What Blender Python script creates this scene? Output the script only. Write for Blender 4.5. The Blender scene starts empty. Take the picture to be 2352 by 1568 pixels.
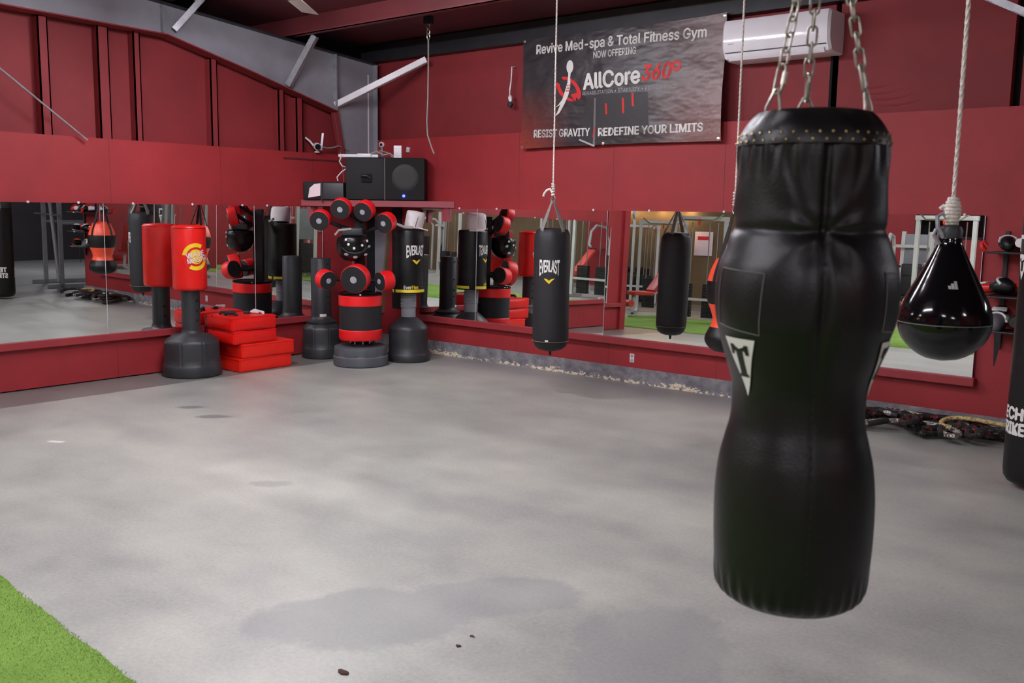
import bpy, bmesh, math, random
from mathutils import Vector, Matrix
random.seed(7)
PI = math.pi
SC = bpy.context.scene
COL = SC.collection
R_ = math.radians

# ------------------------------------------------------------------ camera, world, exposure
cam_d = bpy.data.cameras.new('camera')
cam = bpy.data.objects.new('camera', cam_d)
COL.objects.link(cam)
CAM = Vector((8.9188, -7.9793, 1.7))
fw = Vector((-0.63498, 0.76033, -0.13672)); rt = Vector((0.76623, 0.64242, 0.01401)); up = Vector((-0.09848, 0.09586, 0.99051))
m = Matrix((rt, up, -fw)).transposed().to_4x4()
m.translation = CAM
cam.matrix_world = m
cam_d.sensor_width = 36.0
cam_d.lens = 36.0 * 2173.1 / 2352.0
cam_d.clip_start = 0.05
cam_d.clip_end = 100
cam_d.dof.use_dof = True
cam_d.dof.focus_distance = 9.5
cam_d.dof.aperture_fstop = 5.6
SC.camera = cam
w = bpy.data.worlds.new('world'); SC.world = w
w.use_nodes = True
w.node_tree.nodes['Background'].inputs[0].default_value = (0.02, 0.022, 0.03, 1)
w.node_tree.nodes['Background'].inputs[1].default_value = 0.3
SC.view_settings.view_transform = 'Standard'
SC.view_settings.look = 'None'
SC.view_settings.gamma = 1.0
SC.view_settings.use_curve_mapping = False
SC.view_settings.exposure = 0.0
SC.cycles.max_bounces = 10
SC.cycles.glossy_bounces = 8
SC.cycles.diffuse_bounces = 4
SC.cycles.sample_clamp_indirect = 6.0
SC.cycles.use_denoising = True
LAMP_STRENGTH = 232.0
BULB_STRENGTH = 40.0

# ------------------------------------------------------------------ materials
MATS = {}
def lin(c):
    return tuple(((v / 255.0) / 12.92 if v / 255.0 <= 0.04045 else ((v / 255.0 + 0.055) / 1.055) ** 2.4) for v in c)
def mat(name, rgb, rough=0.5, metal=0.0, var=0.12, scale=6.0, bump=0.0, bscale=80.0, spec=0.5, coat=0.0, emit=None, estr=0.0):
    """principled material whose colour wanders by VAR with noise of SCALE, and a noise bump"""
    mt = bpy.data.materials.new(name); mt.use_nodes = True
    nt = mt.node_tree; b = nt.nodes['Principled BSDF']
    c = lin(rgb)
    tc = nt.nodes.new('ShaderNodeTexCoord')
    if var > 0:
        n = nt.nodes.new('ShaderNodeTexNoise'); n.inputs['Scale'].default_value = scale; n.inputs['Detail'].default_value = 6
        nt.links.new(tc.outputs['Object'], n.inputs['Vector'])
        rp = nt.nodes.new('ShaderNodeValToRGB')
        rp.color_ramp.elements[0].position = 0.3; rp.color_ramp.elements[1].position = 0.7
        rp.color_ramp.elements[0].color = tuple(max(0, v * (1 - var)) for v in c) + (1,)
        rp.color_ramp.elements[1].color = tuple(min(1, v * (1 + var)) for v in c) + (1,)
        nt.links.new(n.outputs['Fac'], rp.inputs['Fac'])
        nt.links.new(rp.outputs['Color'], b.inputs['Base Color'])
    else:
        b.inputs['Base Color'].default_value = c + (1,)
    b.inputs['Roughness'].default_value = rough
    b.inputs['Metallic'].default_value = metal
    b.inputs['Specular IOR Level'].default_value = spec
    if coat: b.inputs['Coat Weight'].default_value = coat
    if bump > 0:
        n2 = nt.nodes.new('ShaderNodeTexNoise'); n2.inputs['Scale'].default_value = bscale; n2.inputs['Detail'].default_value = 4
        nt.links.new(tc.outputs['Object'], n2.inputs['Vector'])
        bp = nt.nodes.new('ShaderNodeBump'); bp.inputs['Strength'].default_value = bump; bp.inputs['Distance'].default_value = 0.01
        nt.links.new(n2.outputs['Fac'], bp.inputs['Height'])
        nt.links.new(bp.outputs['Normal'], b.inputs['Normal'])
    if emit:
        b.inputs['Emission Color'].default_value = lin(emit) + (1,)
        b.inputs['Emission Strength'].default_value = estr
    MATS[name] = mt
    return mt

def M(n): return MATS[n]
mat('red_wall', (151, 38, 43), 0.62, var=0.10, scale=2.2, bump=0.10, bscale=60)
mat('red_upper_shaded', (128, 36, 41), 0.7, var=0.14, scale=1.6, bump=0.15, bscale=12)  # darker than red_wall: the upper walls' weaker light is put into the colour
mat('red_trim', (152, 48, 54), 0.5, var=0.08, scale=5)
mat('shelf_red', (150, 62, 70), 0.45, var=0.08, scale=5)
mat('roof_red', (92, 38, 45), 0.6, var=0.25, scale=1.2, bump=0.1, bscale=6)
mat('purlin_red', (108, 48, 52), 0.5, var=0.2, scale=2.0)
mat('steel_grey', (140, 139, 147), 0.55, var=0.12, scale=3.5, bump=0.05, bscale=30)
mat('steel_galv', (150, 150, 155), 0.4, metal=0.35, var=0.18, scale=14)
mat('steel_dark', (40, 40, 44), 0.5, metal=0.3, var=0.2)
mat('tan_edge', (120, 105, 85), 0.6)
mat('black_gap', (8, 7, 8), 0.9, var=0)
mat('black_vinyl', (15, 15, 16), 0.40, var=0.2, scale=8, bump=0.10, bscale=160, spec=0.38)
mat('black_gloss', (10, 10, 13), 0.10, var=0.1, bump=0.015, bscale=30, spec=0.42)
mat('black_satin', (12, 12, 14), 0.27, var=0.1, spec=0.4)
mat('black_canvas', (27, 27, 31), 0.62, var=0.15, scale=10, bump=0.15, bscale=300)
mat('black_plastic', (44, 46, 49), 0.45, var=0.15, scale=6, bump=0.12, bscale=160)
mat('black_rubber', (20, 20, 22), 0.6, var=0.2, bump=0.1, bscale=120)
mat('black_foam', (26, 26, 29), 0.75, var=0.15, scale=20)
mat('strap_grey', (120, 117, 112), 0.8, var=0.1, scale=40, bump=0.2, bscale=400)
mat('strap_black', (24, 24, 26), 0.75, var=0.1, scale=40)
mat('red_vinyl', (222, 20, 14), 0.36, var=0.10, scale=5, bump=0.05, bscale=40)
mat('red_orange_vinyl', (236, 34, 20), 0.42, var=0.08, scale=4, bump=0.08, bscale=14)
mat('red_pad', (232, 22, 28), 0.45, var=0.08, scale=8)
mat('orange_vinyl', (235, 78, 48), 0.35, var=0.08, scale=6)
mat('white_print', (225, 222, 218), 0.6, var=0.04)
mat('grey_print', (170, 168, 168), 0.6, var=0.05)
mat('dim_print', (110, 106, 106), 0.6, var=0.05)
mat('dark_print', (38, 36, 38), 0.5, var=0.2, scale=20)
mat('yellow_print', (232, 196, 30), 0.55, var=0.06)
mat('yellow_pad', (226, 206, 50), 0.55, var=0.06)
mat('red_print', (214, 30, 32), 0.55, var=0.05)
mat('maroon_print', (160, 20, 30), 0.55, var=0.05)
mat('pink_print', (226, 200, 214), 0.55, var=0.05)
mat('silver_badge', (190, 192, 205), 0.35, metal=0.5, var=0.1, scale=30)
mat('grey_neck', (132, 134, 140), 0.5, var=0.08)
mat('white_plastic', (226, 222, 226), 0.3, var=0.03)
mat('white_gloss', (238, 234, 240), 0.10, var=0.02)
mat('grey_base', (78, 82, 88), 0.5, var=0.15, scale=6, bump=0.1, bscale=120)
mat('seam_dark', (84, 26, 30), 0.8, var=0)
mat('white_paper', (236, 214, 218), 0.8, var=0.04)
mat('white_cloth', (214, 206, 206), 0.8, var=0.08, scale=20)
mat('chrome', (190, 186, 178), 0.28, metal=0.9, var=0.12, scale=60)
mat('chain_steel', (168, 164, 152), 0.36, metal=0.75, var=0.25, scale=60)
mat('brass', (190, 160, 110), 0.3, metal=0.9, var=0.2, scale=40)
mat('white_frame', (196, 196, 192), 0.35, var=0.06)
mat('grey_frame', (128, 130, 134), 0.4, var=0.1)
mat('red_bench', (204, 62, 52), 0.45, var=0.1)
mat('stack_black', (22, 22, 24), 0.5)
mat('brown_wall', (112, 92, 66), 0.8, var=0.18, scale=1.5, bump=0.1, bscale=8)
mat('dark_wall', (46, 42, 44), 0.8, var=0.2, scale=1.5)
mat('grille', (17, 16, 16), 0.7, var=0.2, scale=200, bump=0.5, bscale=500)
mat('cone', (34, 30, 28), 0.6, var=0.1)
mat('speaker_black', (13, 13, 14), 0.7, var=0.2, scale=40, bump=0.2, bscale=200)
mat('blue_led', (60, 70, 255), 0.3, var=0, emit=(50, 70, 255), estr=9.0)
mat('rope_white', (222, 214, 204), 0.8, var=0.2, scale=90, bump=0.6, bscale=160)
mat('cable_grey', (150, 146, 142), 0.6, var=0.1)
mat('green_band', (40, 150, 90), 0.6)
mat('blue_thing', (60, 100, 160), 0.6)
mat('glove_red', (206, 30, 30), 0.35, var=0.1)
mat('glove_grey', (92, 88, 90), 0.5, var=0.1)
mat('glove_white', (220, 216, 214), 0.4, var=0.06)
mat('glove_orange', (236, 78, 36), 0.4, var=0.06)
mat('extinguisher_red', (200, 20, 20), 0.3, var=0.04)
mat('lamp_white', (240, 240, 245), 0.4, var=0, emit=(248, 246, 255), estr=LAMP_STRENGTH)
mat('bulb_warm', (255, 230, 200), 0.4, var=0, emit=(255, 212, 160), estr=BULB_STRENGTH)
mat('lamp_housing', (215, 215, 215), 0.5, var=0.04)
mat('debris', (70, 40, 30), 0.8, var=0.3, scale=40)

def mirror_mat():
    mt = bpy.data.materials.new('mirror_glass'); mt.use_nodes = True
    nt = mt.node_tree; b = nt.nodes['Principled BSDF']
    tc = nt.nodes.new('ShaderNodeTexCoord'); n = nt.nodes.new('ShaderNodeTexNoise'); n.inputs['Scale'].default_value = 1.5
    nt.links.new(tc.outputs['Object'], n.inputs['Vector'])
    rp = nt.nodes.new('ShaderNodeValToRGB')
    rp.color_ramp.elements[0].color = (0.86, 0.885, 0.875, 1); rp.color_ramp.elements[1].color = (0.89, 0.91, 0.90, 1)
    nt.links.new(n.outputs['Fac'], rp.inputs['Fac']); nt.links.new(rp.outputs['Color'], b.inputs['Base Color'])
    b.inputs['Metallic'].default_value = 1.0; b.inputs['Roughness'].default_value = 0.0
    MATS['mirror_glass'] = mt
mirror_mat()

class NT:
    """tiny node-graph helper"""
    def __init__(s, name):
        s.mt = bpy.data.materials.new(name); s.mt.use_nodes = True; s.nt = s.mt.node_tree
        s.b = s.nt.nodes['Principled BSDF']; MATS[name] = s.mt
        s.tc = s.nt.nodes.new('ShaderNodeTexCoord')
    def node(s, t, **kw):
        n = s.nt.nodes.new(t)
        for k, v in kw.items(): setattr(n, k, v)
        return n
    def link(s, a, b): s.nt.links.new(a, b)
    def noise(s, scale, detail=5, vec=None, rough=0.55):
        n = s.node('ShaderNodeTexNoise'); n.inputs['Scale'].default_value = scale; n.inputs['Detail'].default_value = detail
        n.inputs['Roughness'].default_value = rough
        s.link(vec or s.tc.outputs['Object'], n.inputs['Vector']); return n.outputs['Fac']
    def math(s, op, a, b=None, clamp=False):
        n = s.node('ShaderNodeMath', operation=op); n.use_clamp = clamp
        for i, v in enumerate((a, b)):
            if v is None: continue
            if isinstance(v, (int, float)): n.inputs[i].default_value = v
            else: s.link(v, n.inputs[i])
        return n.outputs[0]
    def ramp(s, fac, stops):
        n = s.node('ShaderNodeValToRGB'); e = n.color_ramp.elements
        while len(e) < len(stops): e.new(0.5)
        for i, (p, c) in enumerate(stops):
            e[i].position = p
            e[i].color = (c, c, c, 1) if isinstance(c, (int, float)) else tuple(c) + (1,)
        s.link(fac, n.inputs['Fac']); return n.outputs['Color']
    def mix(s, fac, a, b, mode='MIX'):
        n = s.node('ShaderNodeMix', data_type='RGBA', blend_type=mode)
        for sock, v in ((n.inputs[0], fac), (n.inputs[6], a), (n.inputs[7], b)):
            if isinstance(v, (int, float)): sock.default_value = v
            elif isinstance(v, tuple): sock.default_value = v + (1,)
            else: s.link(v, sock)
        return n.outputs[2]
    def xyz(s):
        n = s.node('ShaderNodeSeparateXYZ'); s.link(s.tc.outputs['Object'], n.inputs[0]); return n.outputs
    def mapping(s, scale):
        n = s.node('ShaderNodeMapping'); n.inputs['Scale'].default_value = scale
        s.link(s.tc.outputs['Object'], n.inputs['Vector']); return n.outputs[0]
    def bump(s, h, strength, dist=0.01):
        n = s.node('ShaderNodeBump'); n.inputs['Strength'].default_value = strength; n.inputs['Distance'].default_value = dist
        s.link(h, n.inputs['Height']); s.link(n.outputs[0], s.b.inputs['Normal'])

def floor_mat():
    g = NT('concrete_floor'); X, Y, Z = g.xyz()
    big = g.noise(0.55, 5); mid = g.noise(3.0, 6); fine = g.noise(52, 6, None, 0.75); strk = g.noise(1.0, 5, g.mapping((0.5, 1.9, 1)))
    f = g.math('ADD', g.math('MULTIPLY', big, 0.45), g.math('ADD', g.math('MULTIPLY', mid, 0.25), g.math('MULTIPLY', strk, 0.3)))
    col = g.ramp(f, [(0.36, lin((130, 131, 126))), (0.5, lin((161, 163, 153))), (0.62, lin((184, 185, 172)))])
    col = g.mix(g.ramp(fine, [(0.35, 0.0), (0.75, 1.0)]), g.mix(0.10, col, (0.08, 0.08, 0.085)), g.mix(0.20, col, (0.85, 0.85, 0.86)))
    # bare unpainted strip along the end wall, with a crisp edge, and a soft darker band along the side wall
    edge = g.math('ADD', X, g.math('MULTIPLY', g.math('SUBTRACT', mid, 0.5), 0.05))
    band = g.math('MULTIPLY', g.math('LESS_THAN', edge, 0.66), g.math('LESS_THAN', Y, -0.9))
    col = g.mix(g.math('MULTIPLY', band, 0.8), col, g.mix(mid, lin((84, 82, 80)), lin((118, 114, 110))))
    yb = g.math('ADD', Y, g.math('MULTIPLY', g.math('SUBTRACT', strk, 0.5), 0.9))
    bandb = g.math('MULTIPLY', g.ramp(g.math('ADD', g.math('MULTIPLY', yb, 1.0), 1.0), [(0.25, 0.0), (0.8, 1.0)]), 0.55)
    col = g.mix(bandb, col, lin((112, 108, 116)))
    # worn smooth patch: three overlapping ovals with a ragged rim
    def oval(cx, cy, rx, ry, ang):
        c, s_ = math.cos(ang), math.sin(ang)
        dx = g.math('SUBTRACT', X, cx); dy = g.math('SUBTRACT', Y, cy)
        u = g.math('DIVIDE', g.math('ADD', g.math('MULTIPLY', dx, c), g.math('MULTIPLY', dy, s_)), rx)
        v = g.math('DIVIDE', g.math('SUBTRACT', g.math('MULTIPLY', dy, c), g.math('MULTIPLY', dx, s_)), ry)
        return g.math('SQRT', g.math('ADD', g.math('MULTIPLY', u, u), g.math('MULTIPLY', v, v)))
    d = g.math('MINIMUM', oval(6.05, -5.45, 0.55, 0.33, 0.9), g.math('MINIMUM', oval(6.3, -4.95, 0.5, 0.24, 0.9), oval(7.1, -4.95, 0.35, 0.5, 0.3)))
    rag = g.noise(8, 8, None, 0.7)
    d = g.math('ADD', d, g.math('ADD', g.math('MULTIPLY', g.math('SUBTRACT', mid, 0.5), 0.6), g.math('MULTIPLY', g.math('SUBTRACT', rag, 0.5), 0.6)))
    patch = g.ramp(d, [(0.80, 1.0), (0.97, 0.0)])
    col = g.mix(g.math('MULTIPLY', patch, 0.5), col, lin((136, 137, 137)))
    # a few dark stains and a grey one
    for (cx, cy, r, a) in ((1.74, -3.64, 0.14, 0.65), (2.19, -3.72, 0.16, 0.6), (4.12, -4.56, 0.16, 0.32)):
        sd = g.math('ADD', oval(cx, cy, r, r * 0.5, 0.7), g.math('MULTIPLY', g.math('SUBTRACT', rag, 0.5), 1.6))
        col = g.mix(g.math('MULTIPLY', g.ramp(sd, [(0.6, 1.0), (1.0, 0.0)]), a), col, lin((92, 88, 98)))
    g.link(col, g.b.inputs['Base Color'])
    ro = g.math('ADD', g.math('MULTIPLY', mid, 0.20), g.math('ADD', g.math('MULTIPLY', patch, 0.10), 0.24))
    g.link(ro, g.b.inputs['Roughness'])
    g.b.inputs['Specular IOR Level'].default_value = 0.45
    hh = g.math('ADD', g.math('MULTIPLY', fine, 0.7), g.math('MULTIPLY', mid, 0.3))
    g.bump(hh, 0.35, 0.006)
floor_mat()

def curb_mat():
    g = NT('concrete_curb'); X, Y, Z = g.xyz()
    n = g.noise(9, 6); n2 = g.noise(26, 5, g.mapping((0.8, 1, 1.2)), 0.7); n3 = g.noise(1.3, 2)
    col = g.ramp(n, [(0.3, lin((96, 94, 104))), (0.7, lin((152, 150, 150)))])
    low = g.ramp(Z, [(0.02, 1.0), (0.115, 0.0)])
    chip = g.math('GREATER_THAN', g.math('ADD', g.math('MULTIPLY', n2, 0.7), g.math('ADD', g.math('MULTIPLY', low, 0.24), g.math('MULTIPLY', n3, 0.42))), 0.80)
    col = g.mix(chip, col, g.mix(n, lin((222, 204, 176)), lin((240, 226, 200))))
    g.link(col, g.b.inputs['Base Color']); g.b.inputs['Roughness'].default_value = 0.7
    g.bump(g.math('ADD', n, n2), 0.6, 0.02)
curb_mat()

def turf_mat():
    g = NT('turf'); n = g.noise(3, 5); f = g.noise(220, 3, g.mapping((1, 1, 0.2)))
    col = g.ramp(g.math('ADD', g.math('MULTIPLY', n, 0.4), g.math('MULTIPLY', f, 0.6)), [(0.3, lin((112, 152, 52))), (0.5, lin((140, 182, 72))), (0.7, lin((168, 206, 100)))])
    g.link(col, g.b.inputs['Base Color']); g.b.inputs['Roughness'].default_value = 0.85
    g.bump(f, 0.9, 0.02)
turf_mat()

def banner_mat():
    g = NT('banner_print')
    X, Y, Z = g.xyz()     # object coordinates: x 0..2.35, z 0..1.13
    u = g.math('DIVIDE', X, 2.35); v = g.math('DIVIDE', Z, 1.13)
    low = g.ramp(g.math('ADD', g.math('MULTIPLY', v, -1.0), 0.62), [(0.05, 0.0), (0.62, 1.0)])
    side = g.math('ABSOLUTE', g.math('SUBTRACT', u, 0.5))
    sd = g.ramp(side, [(0.22, 0.0), (0.5, 1.0)])
    warm = g.math('MULTIPLY', low, sd)
    col = g.mix(warm, lin((46, 40, 44)), lin((150, 58, 46)))
    rgt = g.ramp(u, [(0.62, 0.0), (0.98, 1.0)])
    col = g.mix(g.math('MULTIPLY', rgt, 0.7), col, lin((138, 112, 110)))
    hexa = g.node('ShaderNodeTexVoronoi'); hexa.inputs['Scale'].default_value = 26
    g.link(g.tc.outputs['Object'], hexa.inputs['Vector'])
    col = g.mix(g.math('MULTIPLY', g.ramp(hexa.outputs['Distance'], [(0.2, 1.0), (0.5, 0.0)]), 0.22), col, lin((30, 28, 30)))
    g.link(col, g.b.inputs['Base Color']); g.b.inputs['Roughness'].default_value = 0.38
    n = g.noise(2.0, 3, g.mapping((1, 1, 2)))
    g.bump(n, 0.5, 0.06)
banner_mat()

def rope_mat(name, stops, scale):
    """braided jacket: coloured flecks"""
    g = NT(name); n = g.node('ShaderNodeTexVoronoi'); n.inputs['Scale'].default_value = scale
    g.link(g.tc.outputs['Object'], n.inputs['Vector'])
    sp = g.node('ShaderNodeSeparateXYZ'); g.link(n.outputs['Color'], sp.inputs[0])
    col = g.ramp(sp.outputs[0], stops)
    g.link(col, g.b.inputs['Base Color']); g.b.inputs['Roughness'].default_value = 0.75
    g.bump(n.outputs['Distance'], 0.6, 0.01)
rope_mat('battle_red', [(0.0, lin((16, 13, 13))), (0.6, lin((30, 15, 15))), (0.8, lin((120, 36, 40))), (1.0, lin((150, 60, 58)))], 60)
rope_mat('battle_black', [(0.0, lin((14, 13, 13))), (0.8, lin((32, 28, 26))), (1.0, lin((90, 80, 70)))], 60)
rope_mat('battle_yellow', [(0.0, lin((120, 100, 60))), (0.5, lin((196, 170, 110))), (1.0, lin((214, 196, 140)))], 70)
rope_mat('battle_white', [(0.0, lin((40, 36, 34))), (0.5, lin((120, 112, 104))), (1.0, lin((214, 206, 196)))], 60)

# ------------------------------------------------------------------ mesh helpers
class MB:
    def __init__(s): s.v = []; s.f = []
    def add(s, vs, fs):
        o = len(s.v); s.v += [tuple(v) for v in vs]; s.f += [tuple(i + o for i in f) for f in fs]; return s
    def box(s, x0, x1, y0, y1, z0, z1, bev=0.0, mtx=None):
        if bev > 0:
            bm = bmesh.new(); bmesh.ops.create_cube(bm, size=1.0)
            bmesh.ops.scale(bm, vec=(x1 - x0, y1 - y0, z1 - z0), verts=bm.verts)
            bmesh.ops.translate(bm, vec=((x0 + x1) / 2, (y0 + y1) / 2, (z0 + z1) / 2), verts=bm.verts)
            bmesh.ops.bevel(bm, geom=bm.edges[:], offset=bev, segments=3, affect='EDGES', profile=0.5)
            bm.verts.ensure_lookup_table(); bm.verts.index_update()
            vs = [v.co.copy() for v in bm.verts]; fs = [[v.index for v in f.verts] for f in bm.faces]; bm.free()
        else:
            vs = [Vector(c) for c in ((x0,y0,z0),(x1,y0,z0),(x1,y1,z0),(x0,y1,z0),(x0,y0,z1),(x1,y0,z1),(x1,y1,z1),(x0,y1,z1))]
            fs = [(0,3,2,1),(4,5,6,7),(0,1,5,4),(1,2,6,5),(2,3,7,6),(3,0,4,7)]
        if mtx is not None: vs = [mtx @ v for v in vs]
        return s.add(vs, fs)
    def tube(s, pts, r, n=10, closed=False, cap=True):
        pts = [Vector(p) for p in pts]; k = len(pts); rs = r if isinstance(r, (list, tuple)) else [r] * k
        t0 = ((pts[1] - pts[0]) if not closed else (pts[1] - pts[-1])).normalized()
        a = Vector((0, 0, 1)) if abs(t0.z) < 0.9 else Vector((1, 0, 0))
        nrm = t0.cross(a).normalized(); vs = []
        for i in range(k):
            if closed: t = (pts[(i + 1) % k] - pts[i - 1]).normalized()
            elif i == 0: t = (pts[1] - pts[0]).normalized()
            elif i == k - 1: t = (pts[-1] - pts[-2]).normalized()
            else: t = (pts[i + 1] - pts[i - 1]).normalized()
            nrm = (nrm - t * nrm.dot(t))
            if nrm.length < 1e-6: nrm = t.orthogonal()
            nrm.normalize(); b = t.cross(nrm)
            for j in range(n):
                q = 2 * PI * j / n; vs.append(pts[i] + (nrm * math.cos(q) + b * math.sin(q)) * rs[i])
        fs = []
        for i in range(k if closed else k - 1):
            for j in range(n):
                a0 = i * n + j; a1 = i * n + (j + 1) % n; b0 = ((i + 1) % k) * n + j; b1 = ((i + 1) % k) * n + (j + 1) % n
                fs.append((a0, a1, b1, b0))
        if cap and not closed:
            fs.append(tuple(reversed(range(n)))); fs.append(tuple(range((k - 1) * n, k * n)))
        return s.add(vs, fs)
    def lathe(s, prof, n=48, c=(0, 0, 0), fun=None, mtx=None):
        """profile of (r, z) from bottom to top, closed on the axis where r == 0"""
        vs = []; fs = []
        for (r, z) in prof:
            for j in range(n):
                q = 2 * PI * j / n; rr = r if fun is None else fun(r, z, q)
                vs.append(Vector((c[0] + rr * math.cos(q), c[1] + rr * math.sin(q), c[2] + z)))
        k = len(prof)
        for i in range(k - 1):
            for j in range(n):
                a0 = i * n + j; a1 = i * n + (j + 1) % n
                fs.append((a0, a1, a1 + n, a0 + n))
        fs.append(tuple(reversed(range(n)))); fs.append(tuple(range((k - 1) * n, k * n)))
        if mtx is not None: vs = [mtx @ v for v in vs]
        return s.add(vs, fs)
    def sphere(s, c, r, n=16, mtx=None):
        sx, sy, sz = (r, r, r) if not isinstance(r, (tuple, list)) else r
        k = n // 2; prof = [(math.sin(PI * i / k), -math.cos(PI * i / k)) for i in range(1, k)]
        o = len(s.v); t = MB().lathe([(0.001, -1)] + prof + [(0.001, 1)], n)
        vs = [Vector((v[0] * sx, v[1] * sy, v[2] * sz)) for v in t.v]
        if mtx is not None: vs = [mtx @ v for v in vs]
        return s.add([v + Vector(c) for v in vs], t.f)
    def prism(s, poly, h, mtx=None):
        """poly in xy, extruded from z=0 to z=h"""
        n = len(poly); vs = [Vector((x, y, 0)) for x, y in poly] + [Vector((x, y, h)) for x, y in poly]
        if mtx is not None: vs = [mtx @ v for v in vs]
        fs = [tuple(reversed(range(n))), tuple(range(n, 2 * n))] + [(i, (i + 1) % n, (i + 1) % n + n, i + n) for i in range(n)]
        return s.add(vs, fs)
    def move(s, f):
        s.v = [tuple(f(Vector(v))) for v in s.v]; return s
    def build(s, name, material, parent=None, smooth=35, flip=True):
        me = bpy.data.meshes.new(name); me.from_pydata(s.v, [], s.f); me.update()
        bm = bmesh.new(); bm.from_mesh(me)
        if flip: bmesh.ops.recalc_face_normals(bm, faces=bm.faces[:])
        bm.to_mesh(me); bm.free()
        if smooth:
            me.polygons.foreach_set('use_smooth', [True] * len(me.polygons)); me.set_sharp_from_angle(angle=R_(smooth))
        me.materials.append(M(material))
        o = bpy.data.objects.new(name, me); COL.objects.link(o)
        if parent is not None: o.parent = parent
        return o

def tag(o, label=None, cat=None, group=None, kind=None):
    if label: o['label'] = label
    if cat: o['category'] = cat
    if group: o['group'] = group
    if kind: o['kind'] = kind
    return o
def thing(name, label, cat, loc=(0, 0, 0), rz=0.0, group=None, kind=None):
    o = bpy.data.objects.new(name, None); COL.objects.link(o)
    o.location = loc; o.rotation_euler = (0, 0, rz); o.empty_display_size = 0.1
    return tag(o, label, cat, group, kind)
def dup(root, loc, rz, label=None, group=None):
    r = root.copy(); COL.objects.link(r); r.location = loc; r.rotation_euler = (0, 0, rz)
    if label: r['label'] = label
    if group: r['group'] = group
    for ch in list(root.children):
        c = ch.copy(); COL.objects.link(c); c.parent = r
        for g in list(ch.children):
            d = g.copy(); COL.objects.link(d); d.parent = c
    return r
def face_cam(x, y, off=0.0):
    """z rotation that turns a thing's local -y towards the viewer, OFF degrees further anticlockwise"""
    v = CAM - Vector((x, y, 1.7)); return math.atan2(v.y, v.x) + PI / 2 + R_(off)
def align(axis, loc=(0, 0, 0)):
    """matrix that turns local z to AXIS"""
    return Matrix.Translation(loc) @ Vector(axis).to_track_quat('Z', 'Y').to_matrix().to_4x4()

_tc = {}
try:   # the sturdier sans that ships with Blender; its built-in face otherwise
    FONT = bpy.data.fonts.load(bpy.utils.resource_path('LOCAL') + '/datafiles/fonts/Inter.woff2')
except Exception:
    FONT = None
def text2d(s, W=None, H=None, bold=0.0, shear=0.0, spacing=1.0):
    """flat letters as (verts [(x, y)], faces) centred on 0, scaled to W by H"""
    key = (s, bold, shear, spacing)
    if key not in _tc:
        cu = bpy.data.curves.new('lettering', 'FONT'); cu.body = s; cu.size = 1.0; cu.shear = shear
        cu.space_character = spacing; cu.font = FONT or cu.font; cu.resolution_u = 3; cu.fill_mode = 'FRONT'
        o = bpy.data.objects.new('lettering', cu); COL.objects.link(o)
        dg = bpy.context.evaluated_depsgraph_get(); dg.update()
        me = bpy.data.meshes.new_from_object(o.evaluated_get(dg))
        vs = [(v.co.x, v.co.y) for v in me.vertices]; fs = [tuple(p.vertices) for p in me.polygons]
        bpy.data.objects.remove(o); bpy.data.curves.remove(cu); bpy.data.meshes.remove(me)
        if bold:   # heavier strokes: the same letters laid over themselves, nudged
            k = len(vs); v0, f0 = vs, fs; vs, fs = [], []
            for i, (ox_, oy_) in enumerate(((-1, 0), (1, 0), (0, -0.7), (0, 0.7), (-0.5, 0), (0.5, 0))):
                vs += [(x + ox_ * bold, y + oy_ * bold) for x, y in v0]; fs += [tuple(q + i * k for q in f) for f in f0]
        _tc[key] = (vs, fs)
    vs, fs = _tc[key]
    x0 = min(v[0] for v in vs); x1 = max(v[0] for v in vs); y0 = min(v[1] for v in vs); y1 = max(v[1] for v in vs)
    sx = W / (x1 - x0) if W else None; sy = H / (y1 - y0) if H else None
    sx = sx or sy; sy = sy or sx
    return [((x - (x0 + x1) / 2) * sx, (y - (y0 + y1) / 2) * sy) for x, y in vs], fs
def sub2d(poly, k=4):
    out = []
    for i in range(len(poly)):
        a = poly[i]; b = poly[(i + 1) % len(poly)]
        for j in range(k): out.append((a[0] + (b[0] - a[0]) * j / k, a[1] + (b[1] - a[1]) * j / k))
    return out
def wrap(vs2, fs, R, th, z0, lift=0.002, rot=0.0, warp=None):
    """lay flat artwork on an upright cylinder: R a number or R(z, theta); th the angle of its middle"""
    mb = MB(); out = []
    c, s_ = math.cos(rot), math.sin(rot)
    for (x, y) in vs2:
        if warp: x, y = warp(x, y)
        x, y = x * c - y * s_, x * s_ + y * c
        z = z0 + y; r0 = R(z, th) if callable(R) else R
        q = th + x / r0; r = (R(z, q) if callable(R) else R) + lift
        out.append((r * math.cos(q), r * math.sin(q), z))
    return mb.add(out, fs)
def ring2d(r0, r1, a0, a1, n=24):
    vs = []; fs = []
    for i in range(n + 1):
        q = a0 + (a1 - a0) * i / n
        vs += [(r0 * math.cos(q), r0 * math.sin(q)), (r1 * math.cos(q), r1 * math.sin(q))]
    for i in range(n): fs.append((2 * i, 2 * i + 1, 2 * i + 3, 2 * i + 2))
    return vs, fs
def disc2d(r, n=32, ry=None):
    return [(r * math.cos(2 * PI * i / n), (ry or r) * math.sin(2 * PI * i / n)) for i in range(n)], [tuple(range(n))]
def strip2d(w, h, n=10):
    vs = []; fs = []
    for i in range(n + 1):
        x = -w / 2 + w * i / n; vs += [(x, -h / 2), (x, h / 2)]
    for i in range(n): fs.append((2 * i, 2 * i + 2, 2 * i + 3, 2 * i + 1))
    return vs, fs
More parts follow.
